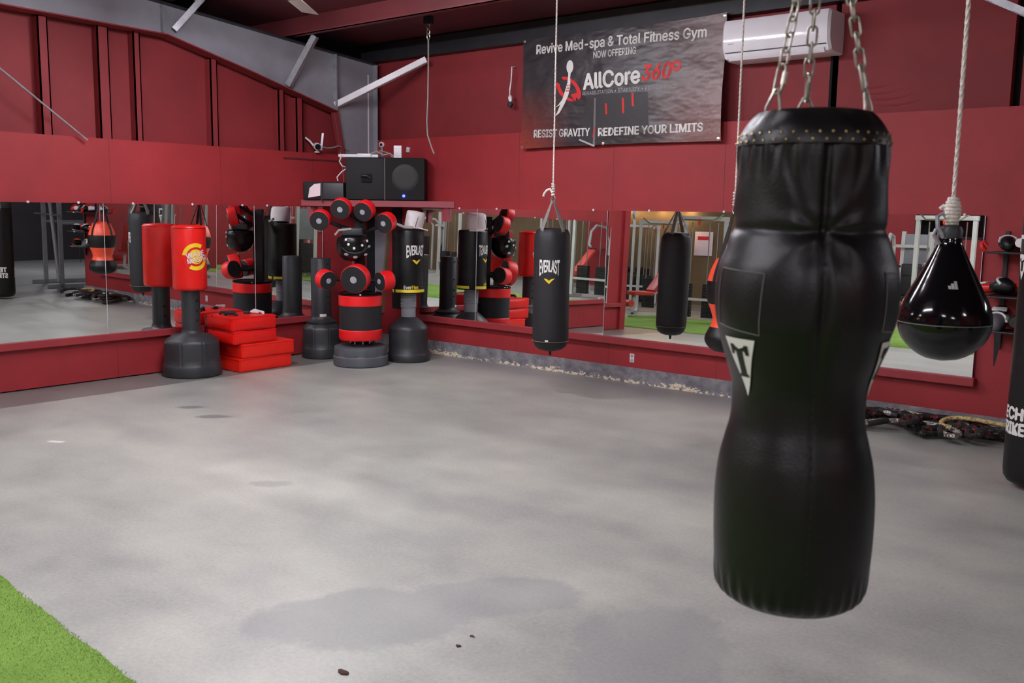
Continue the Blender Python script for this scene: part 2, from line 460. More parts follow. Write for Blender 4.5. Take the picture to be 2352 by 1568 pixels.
def tri_rows(w, h, n=8):
    """inverted triangle, filled row by row"""
    vs = []; fs = []
    for i in range(n + 1):
        y = h / 2 - h * i / n; ww = max(w * (1 - i / n), 0.001)
        for j in range(7): vs.append((-ww / 2 + ww * j / 6, y))
    for i in range(n):
        for j in range(6): fs.append((i * 7 + j, i * 7 + j + 1, (i + 1) * 7 + j + 1, (i + 1) * 7 + j))
    return vs, fs
def smoothstep(a, b, x):
    t = max(0.0, min(1.0, (x - a) / (b - a))); return t * t * (3 - 2 * t)
def interp(tab, z):
    """Catmull-Rom over (z, r) rows rising in z"""
    if z <= tab[0][0]: return tab[0][1]
    if z >= tab[-1][0]: return tab[-1][1]
    for i in range(len(tab) - 1):
        if tab[i][0] <= z <= tab[i + 1][0]:
            z1, r1 = tab[i]; z2, r2 = tab[i + 1]; z0, r0 = tab[max(i - 1, 0)]; z3, r3 = tab[min(i + 2, len(tab) - 1)]
            h = z2 - z1; t = (z - z1) / h
            m1 = (r2 - r0) / max(z2 - z0, 1e-6) * h; m2 = (r3 - r1) / max(z3 - z1, 1e-6) * h
            return (2*t**3 - 3*t**2 + 1) * r1 + (t**3 - 2*t**2 + t) * m1 + (-2*t**3 + 3*t**2) * r2 + (t**3 - t**2) * m2


# ------------------------------------------------------------------ the setting
def roof_z(y): return 3.68 + 0.087 * (-y if y > -9 else 18 + y)
def struct(name, mb, m, parent=None, smooth=0):
    o = mb.build(name, m, parent, smooth)
    if parent is None: o['kind'] = 'structure'
    return o
fl = MB().box(-14, 17, -18, 0, -0.3, 0).box(7.95, 17, 0, 5, -0.3, 0)
struct('floor', fl, 'concrete_floor')
tf = MB()
n = 120
xs = [-13.7 + 29.6 * i / n for i in range(n + 1)]
random.seed(3)
edge = [-6.29 - 0.068 * max(0, x - 4.44) + random.uniform(-0.012, 0.012) for x in xs]
vs = []; fs = []
for i, x in enumerate(xs):
    vs += [(x, edge[i], 0.001), (x, edge[i] - 0.006, 0.016), (x, -9.4, 0.016), (x, -9.4, 0.001)]
for i in range(n):
    for j in range(3): fs.append((i * 4 + j, i * 4 + j + 1, i * 4 + j + 5, i * 4 + j + 4))
tag(tf.add(vs, fs).build('artificial_turf', 'turf', None, 60), 'bright green artificial grass strip lying on the grey concrete floor', 'artificial grass', kind='stuff')
# blades of the turf near its visible rim, merged into the same strip
random.seed(5)
bl = MB()
for i in range(17000):
    x = random.uniform(4.2, 7.0); e = -6.29 - 0.068 * max(0, x - 4.44)
    y = e - random.expovariate(1 / 0.32) - 0.002
    q = random.uniform(0, PI); h = random.uniform(0.004, 0.010); dx, dy = 0.0022 * math.cos(q), 0.0022 * math.sin(q)
    lx, ly = random.uniform(-0.008, 0.008), random.uniform(-0.006, 0.009)
    bl.add([(x - dx, y - dy, 0.013), (x + dx, y + dy, 0.013), (x + lx, y + ly, 0.015 + h)], [(0, 1, 2)])
tur = bpy.data.objects['artificial_turf']
tag(bl.build('grass_blades', 'turf', tur, 0, False), None, None, None, 'stuff')

# end wall (x = 0): furred-out lower half with the mirrors, studs in the recess above it
LT = 2.33
wl = struct('wall_left', MB().box(-0.25, -0.15, -5.6, 0.15, 0, 3.5), 'red_upper_shaded')
struct('lower_panel', MB().box(-0.15, 0.0, -5.6, 0.0, 0.012, LT), 'red_wall', wl)
for y, wd in ((-4.95, 0.09), (-3.93, 0.09), (-3.37, 0.11), (-3.03, 0.07), (-2.18, 0.08), (-1.33, 0.08), (-1.08, 0.09)):
    z1 = 3.40 + (0 if y < -2.77 else (y + 2.77) * -0.264) - 0.02
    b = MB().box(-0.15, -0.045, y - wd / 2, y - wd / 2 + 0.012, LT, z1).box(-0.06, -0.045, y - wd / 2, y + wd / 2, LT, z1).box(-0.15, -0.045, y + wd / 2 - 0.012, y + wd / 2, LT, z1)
    struct('stud', b, 'red_upper_shaded', wl)
struct('end_post', MB().box(-0.25, 0.05, -5.75, -5.6, 0, 3.5), 'red_wall', wl)
for y in (-4.6, -3.38, -2.16, -0.94):
    struct('panel_seam', MB().box(-0.001, 0.0006, y - 0.0015, y + 0.0015, 0.02, LT), 'seam_dark', wl)
struct('ledge_line', MB().box(-0.001, 0.008, -1.35, -0.30, 2.245, 2.262), 'seam_dark', wl)  # thin dark strip along the lower panel, just below its top
# side wall (y = 0)
BT = 2.53
wb = struct('wall_back', MB().box(-0.25, 5.68, 0.10, 0.2, 0, 3.5).box(5.725, 7.07, 0.10, 0.2, 0, 3.5).box(7.14, 7.85, 0.10, 0.2, 0, 3.5).box(-0.25, 7.85, 0.24, 0.26, 0, 3.5), 'red_upper_shaded')
struct('lower_panel', MB().box(0.0, 7.6, 0.0, 0.10, 0.158, BT), 'red_wall', wb)
struct('gap_backing', MB().box(5.67, 5.735, 0.205, 0.215, BT, 3.5).box(7.06, 7.15, 0.205, 0.215, BT, 3.5).box(5.66, 5.68, 0.085, 0.20, BT, 3.38), 'black_gap', wb)
for x in (1.1, 2.32, 3.54, 4.76, 5.98):
    struct('panel_seam', MB().box(x - 0.0015, x + 0.0015, -0.0006, 0.001, 0.17, BT), 'seam_dark', wb)
# sagging insulation folds over the panel next to the dark gap
fo = MB()
for k in range(4):
    pts = [(5.78 + (0.9 - 0.12 * k) * t / 12, 0.1085, 2.60 + 0.05 * k + 0.16 * (t / 12 - 0.45) ** 2 * (3 - 0.3 * k)) for t in range(13)]
    fo.tube(pts, [0.003 + 0.009 * math.sin(PI * t / 12) for t in range(13)], 8)
struct('insulation_fold', fo, 'red_upper_shaded', wb, 60)
cb = MB().box(0.0, 7.7, -0.004, 0.1, 0, 0.158)
struct('baseboard_back', cb, 'concrete_curb')
struct('trim_1', MB().box(0.0, 0.055, -5.6, -0.84, 0.385, 0.455, 0.006), 'red_trim')
struct('trim_2', MB().box(0.84, 7.02, -0.075, 0.0, 0.385, 0.455, 0.006), 'red_trim')
# rest of the hall, seen in the mirrors
struct('wall_front', MB().box(0.3, 7.5, -15.2, -15, 0, 4.2), 'red_wall')
struct('wall_front_far', MB().box(-14, 0.3, -15.2, -15, 0, 4.3).box(7.5, 17, -15.2, -15, 0, 4.3), 'brown_wall')
struct('wall_right', MB().box(16, 16.2, -15, -1.6, 0, 4.5), 'red_wall')
struct('wall_right_annex', MB().box(16, 16.2, -1.6, 5, 0, 4.5), 'dark_wall')
struct('wall_far', MB().box(-14, -13.8, -15, -5.6, 0, 4.5), 'brown_wall')
struct('wall_partition', MB().box(-14, -0.25, -5.75, -5.6, 0, 4.3), 'dark_wall')
struct('wall_annex', MB().box(7.85, 16, 4.8, 5, 0, 3.6).box(7.85, 7.95, 0.26, 4.8, 0, 3.6), 'dark_wall')
# roof deck and the purlins under it
dk = MB()
for y0, y1 in ((5.0, 0.12), (0.12, -9.0), (-9.0, -15.2)):
    a, b = (roof_z(0) + 0.02 if y0 > 0.2 else roof_z(y0)), roof_z(y1)
    dk.add([(-14, y0, a), (17, y0, a), (17, y1, b), (-14, y1, b), (-14, y0, a + .08), (17, y0, a + .08), (17, y1, b + .08), (-14, y1, b + .08)],
           [(0,1,2,3),(7,6,5,4),(0,4,5,1),(1,5,6,2),(2,6,7,3),(3,7,4,0)])
ceil = struct('ceiling', dk, 'roof_red')
for y in (-1.2, -2.7, -4.2, -5.7, -7.2, -8.7, -10.2, -11.7, -13.2):
    z = roof_z(y); b = MB().box(-14, 17, y - 0.004, y + 0.004, z - 0.20, z).box(-14, 17, y - 0.07, y, z - 0.206, z - 0.197).box(-14, 17, y - 0.07, y - 0.062, z - 0.206, z - 0.18).box(-14, 17, y, y + 0.07, z - 0.01, z)
    struct('purlin', b, 'purlin_red', ceil)
struct('eave_strut', MB().box(-0.2, 7.85, -0.02, 0.1, 3.46, 3.66), 'steel_dark', ceil)
# tapered steel frame along the end wall
fr = thing('steel_frame', 'grey tapered steel rafter and column bolted along the studded red end wall', 'steel frame', (0, 0, 0), kind='structure')
def plate(poly, x0, x1):  # poly in (y, z)
    mtx = Matrix(((0, 0, 1, x0), (1, 0, 0, 0), (0, 1, 0, 0), (0, 0, 0, 1)))
    return MB().prism(poly, x1 - x0, mtx)
bot = [(-5.6, 3.43), (-2.77, 3.385), (-1.84, 3.155), (-0.63, 2.83)]
top = [(-5.6, 3.93), (-0.63, 3.475), (0.0, 3.42)]
plate([*bot[:4], (-0.63, 3.475), (-5.6, 3.93)], -0.006, 0.006).build('rafter_web', 'steel_grey', fr, 0)
plate([(-0.63, 3.475), (-0.62, 2.83), (-0.525, 2.36), (-0.46, 1.80), (-0.0, 1.80), (0.0, 3.42)], -0.006, 0.006).build('column_web', 'steel_grey', fr, 0)
def flange(pts, w_, th, name, m):
    mb = MB()
    for (y0, z0), (y1, z1) in zip(pts[:-1], pts[1:]):
        d = Vector((0, y1 - y0, z1 - z0)); nrm = Vector((0, -d.z, d.y)).normalized() * th
        vs = [(x, y, z) for (y, z) in ((y0, z0), (y1, z1), (y1 + nrm.y, z1 + nrm.z), (y0 + nrm.y, z0 + nrm.z)) for x in (-w_ / 2, w_ / 2)]
        mb.add(vs, [(0,1,3,2),(2,3,5,4),(4,5,7,6),(6,7,1,0),(0,2,4,6),(1,7,5,3)])
    return mb.build(name, m, fr, 0)
flange(bot, 0.17, -0.012, 'bottom_flange', 'red_upper_shaded')
flange([(-0.62, 2.83), (-0.525, 2.36), (-0.46, 1.82)], 0.12, 0.012, 'inner_flange', 'red_upper_shaded')
flange(top, 0.17, 0.012, 'top_flange', 'steel_dark')
flange([(-0.012, 3.42), (-0.012, 1.82)], 0.15, 0.012, 'outer_flange', 'steel_grey')
MB().box(0.006, 0.075, -0.636, -0.624, 2.84, 3.47).box(-0.075, -0.006, -0.636, -0.624, 2.84, 3.47).build('end_plate', 'steel_galv', fr, 0)
MB().box(0.006, 0.06, -2.80, -2.79, 3.40, 3.66).build('stiffener', 'steel_galv', fr, 0)
MB().box(0.004, 0.012, -0.10, -0.085, 1.82, 3.3).build('edge_strip', 'white_plastic', fr, 0)
# grey tapered post foot below the corner shelf
pf = thing('corner_post', 'grey tapered steel post standing against the side wall under the corner shelf', 'steel post', (0, 0, 0), kind='structure')
MB().add([(0.02, -0.012, 1.66), (0.32, -0.012, 1.66), (0.16, -0.012, 0.42), (0.02, -0.012, 0.42), (0.02, 0, 1.66), (0.32, 0, 1.66), (0.16, 0, 0.42), (0.02, 0, 0.42)],
         [(0,1,2,3),(7,6,5,4),(0,4,5,1),(1,5,6,2),(2,6,7,3),(3,7,4,0)]).build('web', 'steel_grey', pf, 0)
MB().add([(0.30, -0.05, 1.66), (0.33, -0.05, 1.66), (0.175, -0.05, 0.42), (0.145, -0.05, 0.42), (0.30, 0, 1.66), (0.33, 0, 1.66), (0.175, 0, 0.42), (0.145, 0, 0.42)],
         [(0,1,2,3),(7,6,5,4),(0,4,5,1),(1,5,6,2),(2,6,7,3),(3,7,4,0)]).build('edge', 'tan_edge', pf, 0)
MB().box(0.0, 0.02, -0.13, 0.0, 0.2, 1.66).build('flange', 'steel_dark', pf, 0)
MB().box(0.34, 0.5, -0.02, 0.0, 0.5, 1.72).build('painted_shadow', 'steel_dark', pf, 0)  # dark sheet standing in for the shadow on the wall beside the post

def angle_bar(name, a, b, w_, label, m='steel_galv', group=None):
    a = Vector(a); b = Vector(b); d = b - a; L = d.length
    q = align(d, a)
    o = MB().box(-w_ / 2, w_ / 2, -0.003, 0.003, 0, L, mtx=q).box(-w_ / 2, -w_ / 2 + 0.006, 0, w_ * 0.8, 0, L, mtx=q).build(name, m, None, 0)
    return tag(o, label, 'steel brace', group)
angle_bar('fly_brace', (0.06, -2.66, 3.42), (0.20, -2.37, 3.80), 0.07, 'short grey steel brace on the rafter further from the corner column')
angle_bar('fly_brace', (0.06, -1.28, 3.03), (0.34, -1.12, 3.56), 0.075, 'short grey steel brace on the rafter nearer the corner column')
angle_bar('corner_brace', (0.03, -0.60, 2.87), (0.95, -0.02, 3.38), 0.08, 'pale steel bar slanting from the corner column up to the side wall', 'white_plastic')
angle_bar('knee_brace', (6.72, -0.6, 3.37), (7.45, -0.6, 2.97), 0.06, 'grey steel bar slanting down above the narrow dark wall gap near the shelves')
tag(MB().tube([(0.05, -5.2, 3.50), (0.05, -3.61, 2.30)], 0.009, 8).build('tie_rod', 'steel_galv'), 'thin pale steel rod running diagonally across the red studs', 'tie rod')

# ------------------------------------------------------------------ mirrors
MZ0, MZ1 = 0.456, 1.716
def wall_mirror(side, a, b, lean, label, clips):
    t = thing('wall_mirror', label, 'mirror', (0.03 if side == 'L' else (a + b) / 2, (a + b) / 2 if side == 'L' else -0.04, MZ0), 0, 'gym wall mirrors')
    if side == 'L': t.rotation_euler = (0, R_(-lean), 0)
    else: t.rotation_euler = (R_(-lean), 0, 0)
    h = (b - a) / 2 - 0.0015; H = MZ1 - MZ0
    if side == 'L': MB().box(-0.006, 0.0, -h, h, 0, H).build('glass', 'mirror_glass', t, 0)
    else: MB().box(-h, h, 0.0, 0.006, 0, H).build('glass', 'mirror_glass', t, 0)
    mb = MB()
    if side == 'L': mb.box(-0.006, 0.0015, h - 0.0035, h, 0, H)
    else: mb.box(h - 0.0035, h, -0.0015, 0.006, 0, H)
    mb.build('polished_edge', 'white_plastic', t, 0)
    for c in clips:
        if side == 'L': MB().lathe([(0.012, 0), (0.012, 0.006), (0.007, 0.011)], 12, mtx=Matrix.Translation((-0.004, c, H + 0.004)) @ Matrix.Rotation(PI / 2, 4, 'Y')).build('clip', 'white_plastic', t)
        else: MB().lathe([(0.012, 0), (0.012, 0.006), (0.007, 0.011)], 12, mtx=Matrix.Translation((c, 0.004, H + 0.004)) @ Matrix.Rotation(PI / 2, 4, 'X')).build('clip', 'white_plastic', t)
    return t
wall_mirror('L', -5.20, -3.48, -0.5, 'wall mirror on the end wall farthest from the corner, showing the black hanging bag', (0.16, 0.62))
wall_mirror('L', -3.48, -1.78, -0.5, 'long wall mirror behind the red bag on its black base', (-0.55, 0.1, 0.7))
wall_mirror('L', -1.78, -0.84, -0.5, 'wall mirror on the end wall between the red pads and the corner', (-0.3, 0.35))
wall_mirror('B', 0.84, 1.74, 1.05, 'short wall mirror beside the bag with the white cap on top', (0.17,))
wall_mirror('B', 1.74, 3.50, 1.05, 'long wall mirror directly behind the hanging bag with grey straps', (-0.6, 0.7))
wall_mirror('B', 3.50, 5.25, 1.45, 'wall mirror showing the reflected hanging bag and the green turf', (-0.4, 0.4))
wall_mirror('B', 5.25, 7.00, 0.95, 'wall mirror behind the shiny black teardrop bag', (-0.3, 0.72))

# ------------------------------------------------------------------ lamps
def strip_light(x, y, label, ln=1.25, dz=0.40):
    z = roof_z(y) - dz
    t = thing('strip_light', label, 'ceiling light', (x, y, z), 0, 'strip lights under the roof')
    MB().box(-ln / 2, ln / 2, -0.06, 0.06, 0.0, 0.05, 0.008).build('housing', 'lamp_housing', t)
    MB().box(-ln / 2 + 0.02, ln / 2 - 0.02, -0.045, 0.045, -0.03, 0.0, 0.01).build('diffuser', 'lamp_white', t)
    for s in (-1, 1): MB().tube([(s * ln * 0.4, 0, 0.05), (s * ln * 0.4, 0, dz)], 0.003, 6).build('hanger', 'steel_galv', t)
    return t
LIGHTS = [(2.05, -3.38), (3.45, -3.52), (5.4, -4.8), (4.4, -8.8), (5.7, -8.8), (9.4, -11.2), (14.0, -7.0), (-4.5, -8.6), (-5.8, -8.6), (0.2, -11.6), (13.5, -12.0), (12.5, 1.8)]
for x, y in LIGHTS: strip_light(x, y, 'white strip light hung under the dark red roof')
vb = thing('bulb_bar', 'row of glowing warm bulbs reflected in the mirror above the hanging bag', 'light bar', (-4.9, -14.9, 2.62))
MB().box(-1.2, 1.2, -0.05, 0.0, -0.06, 0.06, 0.01).build('bar', 'lamp_housing', vb)
for k in range(7): MB().sphere((-0.95 + 0.31 * k + 0.05 * (k % 2), 0.07, 0.03 * (k % 3)), 0.085 if k % 3 else 0.11, 12).build('bulb', 'bulb_warm', vb)

# ------------------------------------------------------------------ banner on the side wall
BX, BZ = 2.40, 2.352
bn = thing('wall_banner', 'large dark vinyl banner with white and red lettering on the red wall', 'banner', (BX, -0.075, BZ))
BW, BH = 2.35, 1.125
mb = MB(); vs = []; fs = []
NX, NY = 40, 20
def by(x, z):  # gentle sag of the sheet
    u, v = x / BW, z / BH
    return 0.018 * math.sin(2.2 * u * PI + 1.5 * v) * v - 0.012 * math.exp(-((u - 0.97) ** 2 + (v - 0.06) ** 2) / 0.01) + 0.012 * math.sin(9 * (u + 0.8 * v)) * smoothstep(0.7, 1.0, u)
def bx(x, z): return x - 0.012 * math.sin(z / BH * PI) * (1 if x > BW / 2 else -1) * abs(x / BW - 0.5) * 2
def bz(x, z): return z - 0.02 * math.sin(x / BW * PI) * (z / BH) - 0.012 * (1 - (2 * x / BW - 1) ** 2) * (1 - z / BH) * -1
for j in range(NY + 1):
    for i in range(NX + 1):
        x, z = BW * i / NX, BH * j / NY; vs.append((bx(x, z), by(x, z), bz(x, z)))
for j in range(NY):
    for i in range(NX):
        a = j * (NX + 1) + i; fs.append((a, a + 1, a + NX + 2, a + NX + 1))
nv = len(vs)
vs += [(x, y + 0.002, z) for x, y, z in vs]
fs += [tuple(reversed([q + nv for q in f])) for f in fs]
mb.add(vs, fs).build('sheet', 'banner_print', bn, 60)
def bprint(art, cx, cz, m, name, ang=0.0, lift=0.003, shear=0.0):
    v2, f2 = art; out = []
    c, s_ = math.cos(ang), math.sin(ang)
    for x, y in v2:
        X = cx - BX + x * c - y * s_; Z = cz - BZ + x * s_ + y * c
        out.append((X, by(X, Z) - lift, Z))
    return MB().add(out, f2).build(name, m, bn, 0)
def quadgrid(a, b, c, d, n=10):
    vs_ = []; fs_ = []
    for j in range(n + 1):
        for i in range(n + 1):
            u, v = i / n, j / n
            vs_.append(tuple((a[k] * (1 - u) + b[k] * u) * (1 - v) + (d[k] * (1 - u) + c[k] * u) * v for k in (0, 1)))
    for j in range(n):
        for i in range(n): q = j * (n + 1) + i; fs_.append((q, q + 1, q + n + 2, q + n + 1))
    return vs_, fs_
bprint(text2d('Revive Med-spa & Total Fitness Gym', 1.97, 0.125, 0.025), 3.565, 3.335, 'white_print', 'lettering', -0.012)
bprint(text2d('NOW OFFERING', 0.50, 0.068, 0.025), 3.572, 3.235, 'white_print', 'lettering')
bprint(text2d('AllCore', 0.68, 0.165, 0.03), 3.535, 2.995, 'white_print', 'lettering', 0.03)
bprint(text2d('360', 0.33, 0.155, 0.03, 0.25), 4.05, 3.02, 'red_print', 'lettering', 0.03)
bprint(ring2d(0.026, 0.05, 0, 2 * PI), 4.26, 3.055, 'red_print', 'degree_sign')
bprint(text2d('TM', 0.045, 0.022, 0.02), 4.335, 3.09, 'grey_print', 'lettering')
for s, x0, x1 in (('REHABILITATION', 3.195, 3.565), ('STABILITY', 3.625, 3.875), ('PERFORMANCE', 3.935, 4.275)):
    bprint(text2d(s, x1 - x0, 0.036, 0.0), (x0 + x1) / 2, 2.873, 'grey_print', 'lettering')
for x in (3.595, 3.905): bprint(disc2d(0.008, 12), x, 2.873, 'grey_print', 'bullet_dot')
bprint(text2d('RESIST GRAVITY', 0.72, 0.083, 0.03), 2.936, 2.498, 'white_print', 'lettering', -0.012)
bprint(text2d('/', 0.035, 0.095, 0.03), 3.345, 2.49, 'red_print', 'lettering')
bprint(text2d('REDEFINE YOUR LIMITS', 1.17, 0.083, 0.03), 3.98, 2.486, 'white_print', 'lettering')
# emblem: pin head, curved spine and a red hoop with an arrow
bprint(disc2d(0.044, 24, 0.064), 3.028, 3.148, 'white_print', 'emblem')
def ribbon(pts):  # (x, z, half width)
    v = []; f = []
    for i, (x, z, h) in enumerate(pts): v += [(x - h, z), (x + h, z)]
    for i in range(len(pts) - 1): f.append((2 * i, 2 * i + 1, 2 * i + 3, 2 * i + 2))
    return v, f
bprint(ribbon([(3.026, 3.10, 0.016), (3.02, 3.04, 0.014), (3.02, 3.0, 0.018), (3.01, 2.95, 0.026), (2.985, 2.87, 0.03), (2.945, 2.79, 0.026), (2.89, 2.70, 0.018), (2.835, 2.66, 0.004)]), 0, 0, 'white_print', 'emblem', lift=0.004)
bprint(ribbon([(2.985, 2.88, 0.008), (2.945, 2.82, 0.018), (2.90, 2.78, 0.014), (2.845, 2.755, 0.003)]), 0, 0, 'white_print', 'emblem', lift=0.0042)
def hoop(a0, a1, n=20):
    v = []; f = []
    for i in range(n + 1):
        q = a0 + (a1 - a0) * i / n; t = 0.62
        hw = 0.028 * (0.5 + 0.5 * math.sin(PI * min(1, (i + 3) / (n + 3))))
        for r in (1 + hw / 0.13, 1 - hw / 0.13):
            x, y = 0.155 * r * math.cos(q), 0.085 * r * math.sin(q)
            v.append((x * math.cos(-t) - y * math.sin(-t), x * math.sin(-t) + y * math.cos(-t)))
    for i in range(n): f.append((2 * i, 2 * i + 1, 2 * i + 3, 2 * i + 2))
    return v, f
bprint(hoop(R_(-10), R_(150)), 3.015, 2.93, 'red_print', 'emblem', lift=0.003)
bprint(hoop(R_(195), R_(318)), 3.015, 2.93, 'red_print', 'emblem', lift=0.003)
bprint(([(-.055, .028), (.03, 0.045), (0.005, -.045)], [(0, 1, 2)]), 3.10, 2.845, 'red_print', 'emblem')
for k in range(6): bprint(([(-.007, -.007), (.007, -.007), (.007, .007), (-.007, .007)], [(0, 1, 2, 3)]), 3.005 + (k % 2) * 0.02 - 0.006 * (k // 2), 2.965 - 0.026 * (k // 2), 'red_print', 'emblem', lift=0.0055)
# dim picture of a frame with red straps printed under the lettering
bprint(quadgrid((3.17, 2.40), (3.37, 2.36), (3.37, 2.86), (3.25, 2.86)), 0, 0, 'dark_print', 'printed_picture', lift=0.0014)
bprint(quadgrid((3.37, 2.42), (3.98, 2.52), (3.96, 2.84), (3.37, 2.86)), 0, 0, 'dark_print', 'printed_picture', lift=0.0012)
bprint(quadgrid((3.335, 2.36), (3.36, 2.36), (3.36, 2.82), (3.34, 2.82)), 0, 0, 'dim_print', 'printed_picture', lift=0.0018)
bprint(quadgrid((3.16, 2.415), (3.35, 2.345), (3.36, 2.36), (3.17, 2.43)), 0, 0, 'grey_print', 'printed_picture', lift=0.0019)
for x, z0, z1 in ((3.49, 2.66, 2.76), (3.69, 2.66, 2.80), (3.80, 2.72, 2.84)):
    bprint(quadgrid((x - .012, z0), (x + .012, z0 - .01), (x + .004, z1), (x - .02, z1)), 0, 0, 'red_print', 'printed_picture', lift=0.0020)
for x, z in ((0.02, 0.02), (BW - 0.025, 0.02), (BW - 0.02, BH - 0.02), (0.02, BH - 0.02), (BW * 0.45, 0.02)):
    MB().lathe([(0.016, 0), (0.016, 0.004), (0.006, 0.006)], 14, mtx=Matrix.Translation((x, by(x, z) - 0.001, z)) @ Matrix.Rotation(PI / 2, 4, 'X')).build('eyelet', 'chrome', bn)

# ------------------------------------------------------------------ wall-mounted things
ac = thing('air_conditioner', 'white split air conditioner unit high on the red wall beside the banner', 'air conditioner', (5.27, 0.0, 3.05))
prof = [(0.099, 0.33), (-0.165, 0.33), (-0.192, 0.322), (-0.203, 0.305), (-0.209, 0.27), (-0.213, 0.23), (-0.2145, 0.19), (-0.2145, 0.15), (-0.212, 0.11), (-0.206, 0.08), (-0.155, 0.0), (-0.10, -0.015), (0.099, -0.015)]
b = MB(); nP = len(prof)
hw = 0.485
vs = []
for (i_, xx, sc) in ((0, -hw, 0.93), (1, -hw + 0.02, 1.0), (2, hw - 0.02, 1.0), (3, hw, 0.93)):
    for (y, z) in prof: vs.append((xx, 0.1 + (y - 0.1) * sc if y < 0.1 else y, 0.158 + (z - 0.158) * sc))
fs = [tuple(range(nP)), tuple(reversed(range(3 * nP, 4 * nP)))]
for s in range(3):
    for i in range(nP): fs.append((s * nP + i, s * nP + (i + 1) % nP, (s + 1) * nP + (i + 1) % nP, (s + 1) * nP + i))
b.add(vs, fs).build('casing', 'white_gloss', ac, 30)
MB().box(-hw + 0.03, hw - 0.03, -0.194, -0.175, 0.045, 0.052).build('louvre_gap', 'steel_dark', ac, 0)
MB().box(-hw + 0.05, hw - 0.05, -0.004, 0.004, -0.025, 0.025, 0.003, mtx=Matrix.Translation((0, -0.168, 0.004)) @ Matrix.Rotation(R_(38), 4, 'X')).build('louvre', 'white_gloss', ac)
MB().box(0.39, 0.398, -0.2145, -0.208, 0.10, 0.106).build('indicator', 'orange_vinyl', ac, 0)
MB().add([(-0.42, -0.2150, 0.115), (-0.37, -0.2150, 0.115), (-0.37, -0.2150, 0.123), (-0.42, -0.2150, 0.123)], [(0, 1, 2, 3)]).build('badge', 'grey_print', ac, 0)

ou = thing('wall_outlet', 'small white double outlet low on the red wall under the mirrors', 'outlet', (3.83, -0.001, 0.255))
MB().box(-0.026, 0.026, -0.006, 0, -0.044, 0.044, 0.003).build('cover', 'white_plastic', ou)
for s in (-1, 1): MB().lathe([(0.017, 0), (0.017, 0.004), (0.014, 0.005)], 16, mtx=Matrix.Translation((0, -0.006, 0.022 * s)) @ Matrix.Rotation(PI / 2, 4, 'X')).build('socket', 'grey_print', ou)

pc = thing('plug_cord', 'short white cord with a black plug hanging from the upper red wall near the banner', 'cord', (2.17, 0.09, 3.24))
MB().tube([(0.0, 0.0, 0), (0.005, -0.06, -0.01), (0.012, -0.07, -0.05), (0.004, -0.07, -0.16), (-0.012, -0.07, -0.25), (-0.008, -0.075, -0.31), (0.01, -0.085, -0.345)], 0.007, 8).build('cord', 'white_plastic', pc)
MB().lathe([(0.012, -0.02), (0.02, 0), (0.024, 0.03), (0.012, 0.055)], 14, mtx=align((-0.3, 0.2, 1), (0.012, -0.085, -0.36))).build('socket_end', 'white_plastic', pc)
MB().box(-0.028, 0.024, -0.02, 0.02, -0.03, 0.02, 0.006, mtx=Matrix.Translation((0.012, -0.085, -0.405)) @ Matrix.Rotation(0.5, 4, 'Y')).build('plug', 'black_plastic', pc)

hc = thing('hanging_cable', 'thin grey cable hanging loose from a clamp on the roof beam near the corner', 'cable', (1.52, -0.58, 3.70))
MB().tube([(0, 0, -0.20), (0, 0, -0.5), (-0.005, 0, -0.8), (-0.02, 0, -1.05), (-0.01, 0, -1.2), (0.03, 0.02, -1.33), (0.06, 0.03, -1.40)], 0.008, 8).build('cable', 'cable_grey', hc)
MB().box(-0.05, 0.05, -0.03, 0.03, -0.05, 0.03, 0.006).tube([(-0.045, 0, 0.04), (-0.045, 0, -0.05)], 0.012, 8).tube([(0.045, 0, 0.04), (0.045, 0, -0.04)], 0.012, 8).build('clamp', 'steel_dark', hc)
b = MB()
for k in range(3):
    z = -0.075 - 0.05 * k
    b.tube([(0.016 * math.cos(q) * (1 if k % 2 else 0.3), 0.016 * math.cos(q) * (0.3 if k % 2 else 1), z + 0.032 * math.sin(q)) for q in [2 * PI * i / 14 for i in range(14)]], 0.006, 6, True)
b.build('swivel', 'chrome', hc)

fn = thing('ceiling_fan', 'pale ceiling fan blade poking in under the dark red roof', 'ceiling fan', (2.62, -3.28, 3.375))
for k in range(5):
    q = R_(128 + 72 * k); mt_ = Matrix.Rotation(q, 4, 'Z') @ Matrix.Rotation(R_(9), 4, 'X')
    MB().box(0.16, 0.88, -0.075, 0.075, -0.004, 0.004, 0.003, mtx=mt_).build('blade', 'white_cloth', fn)
MB().lathe([(0.02, -0.08), (0.1, -0.06), (0.13, 0.0), (0.11, 0.07), (0.03, 0.10), (0.015, 0.11), (0.015, 0.5)], 24).build('motor', 'steel_dark', fn)

# ------------------------------------------------------------------ corner shelf and what stands on it
sh = thing('corner_shelf', 'red painted triangular shelf across the room corner carrying the speaker', 'shelf', (0, 0, 1.725))
A = Vector((0.012, -1.125, 0)); Bv = Vector((1.374, -0.012, 0))
MB().prism([(0.012, -0.012), (0.012, -1.125), (1.374, -0.012)], 0.07).build('board', 'shelf_red', sh, 0)
MB().box(1.22, 1.30, -0.06, -0.02, -0.16, -0.001).build('bracket', 'shelf_red', sh, 0)
MB().box(0.02, 0.06, -1.0, -0.92, -0.16, -0.001).build('bracket', 'shelf_red', sh, 0)
ed = (Bv - A).normalized(); ang = math.atan2(ed.y, ed.x); inw = Vector((-ed.y, ed.x, 0))
def on_shelf(s, d):  # S metres along the front edge from its end-wall end, D metres in from it
    p = A + ed * s + inw * d; return (p.x, p.y, 1.796)
sp = thing('loudspeaker', 'large black loudspeaker lying on its side on the corner shelf', 'speaker', on_shelf(0.965, 0.0), ang)
SW, SH, SD = 0.91, 0.485, 0.27
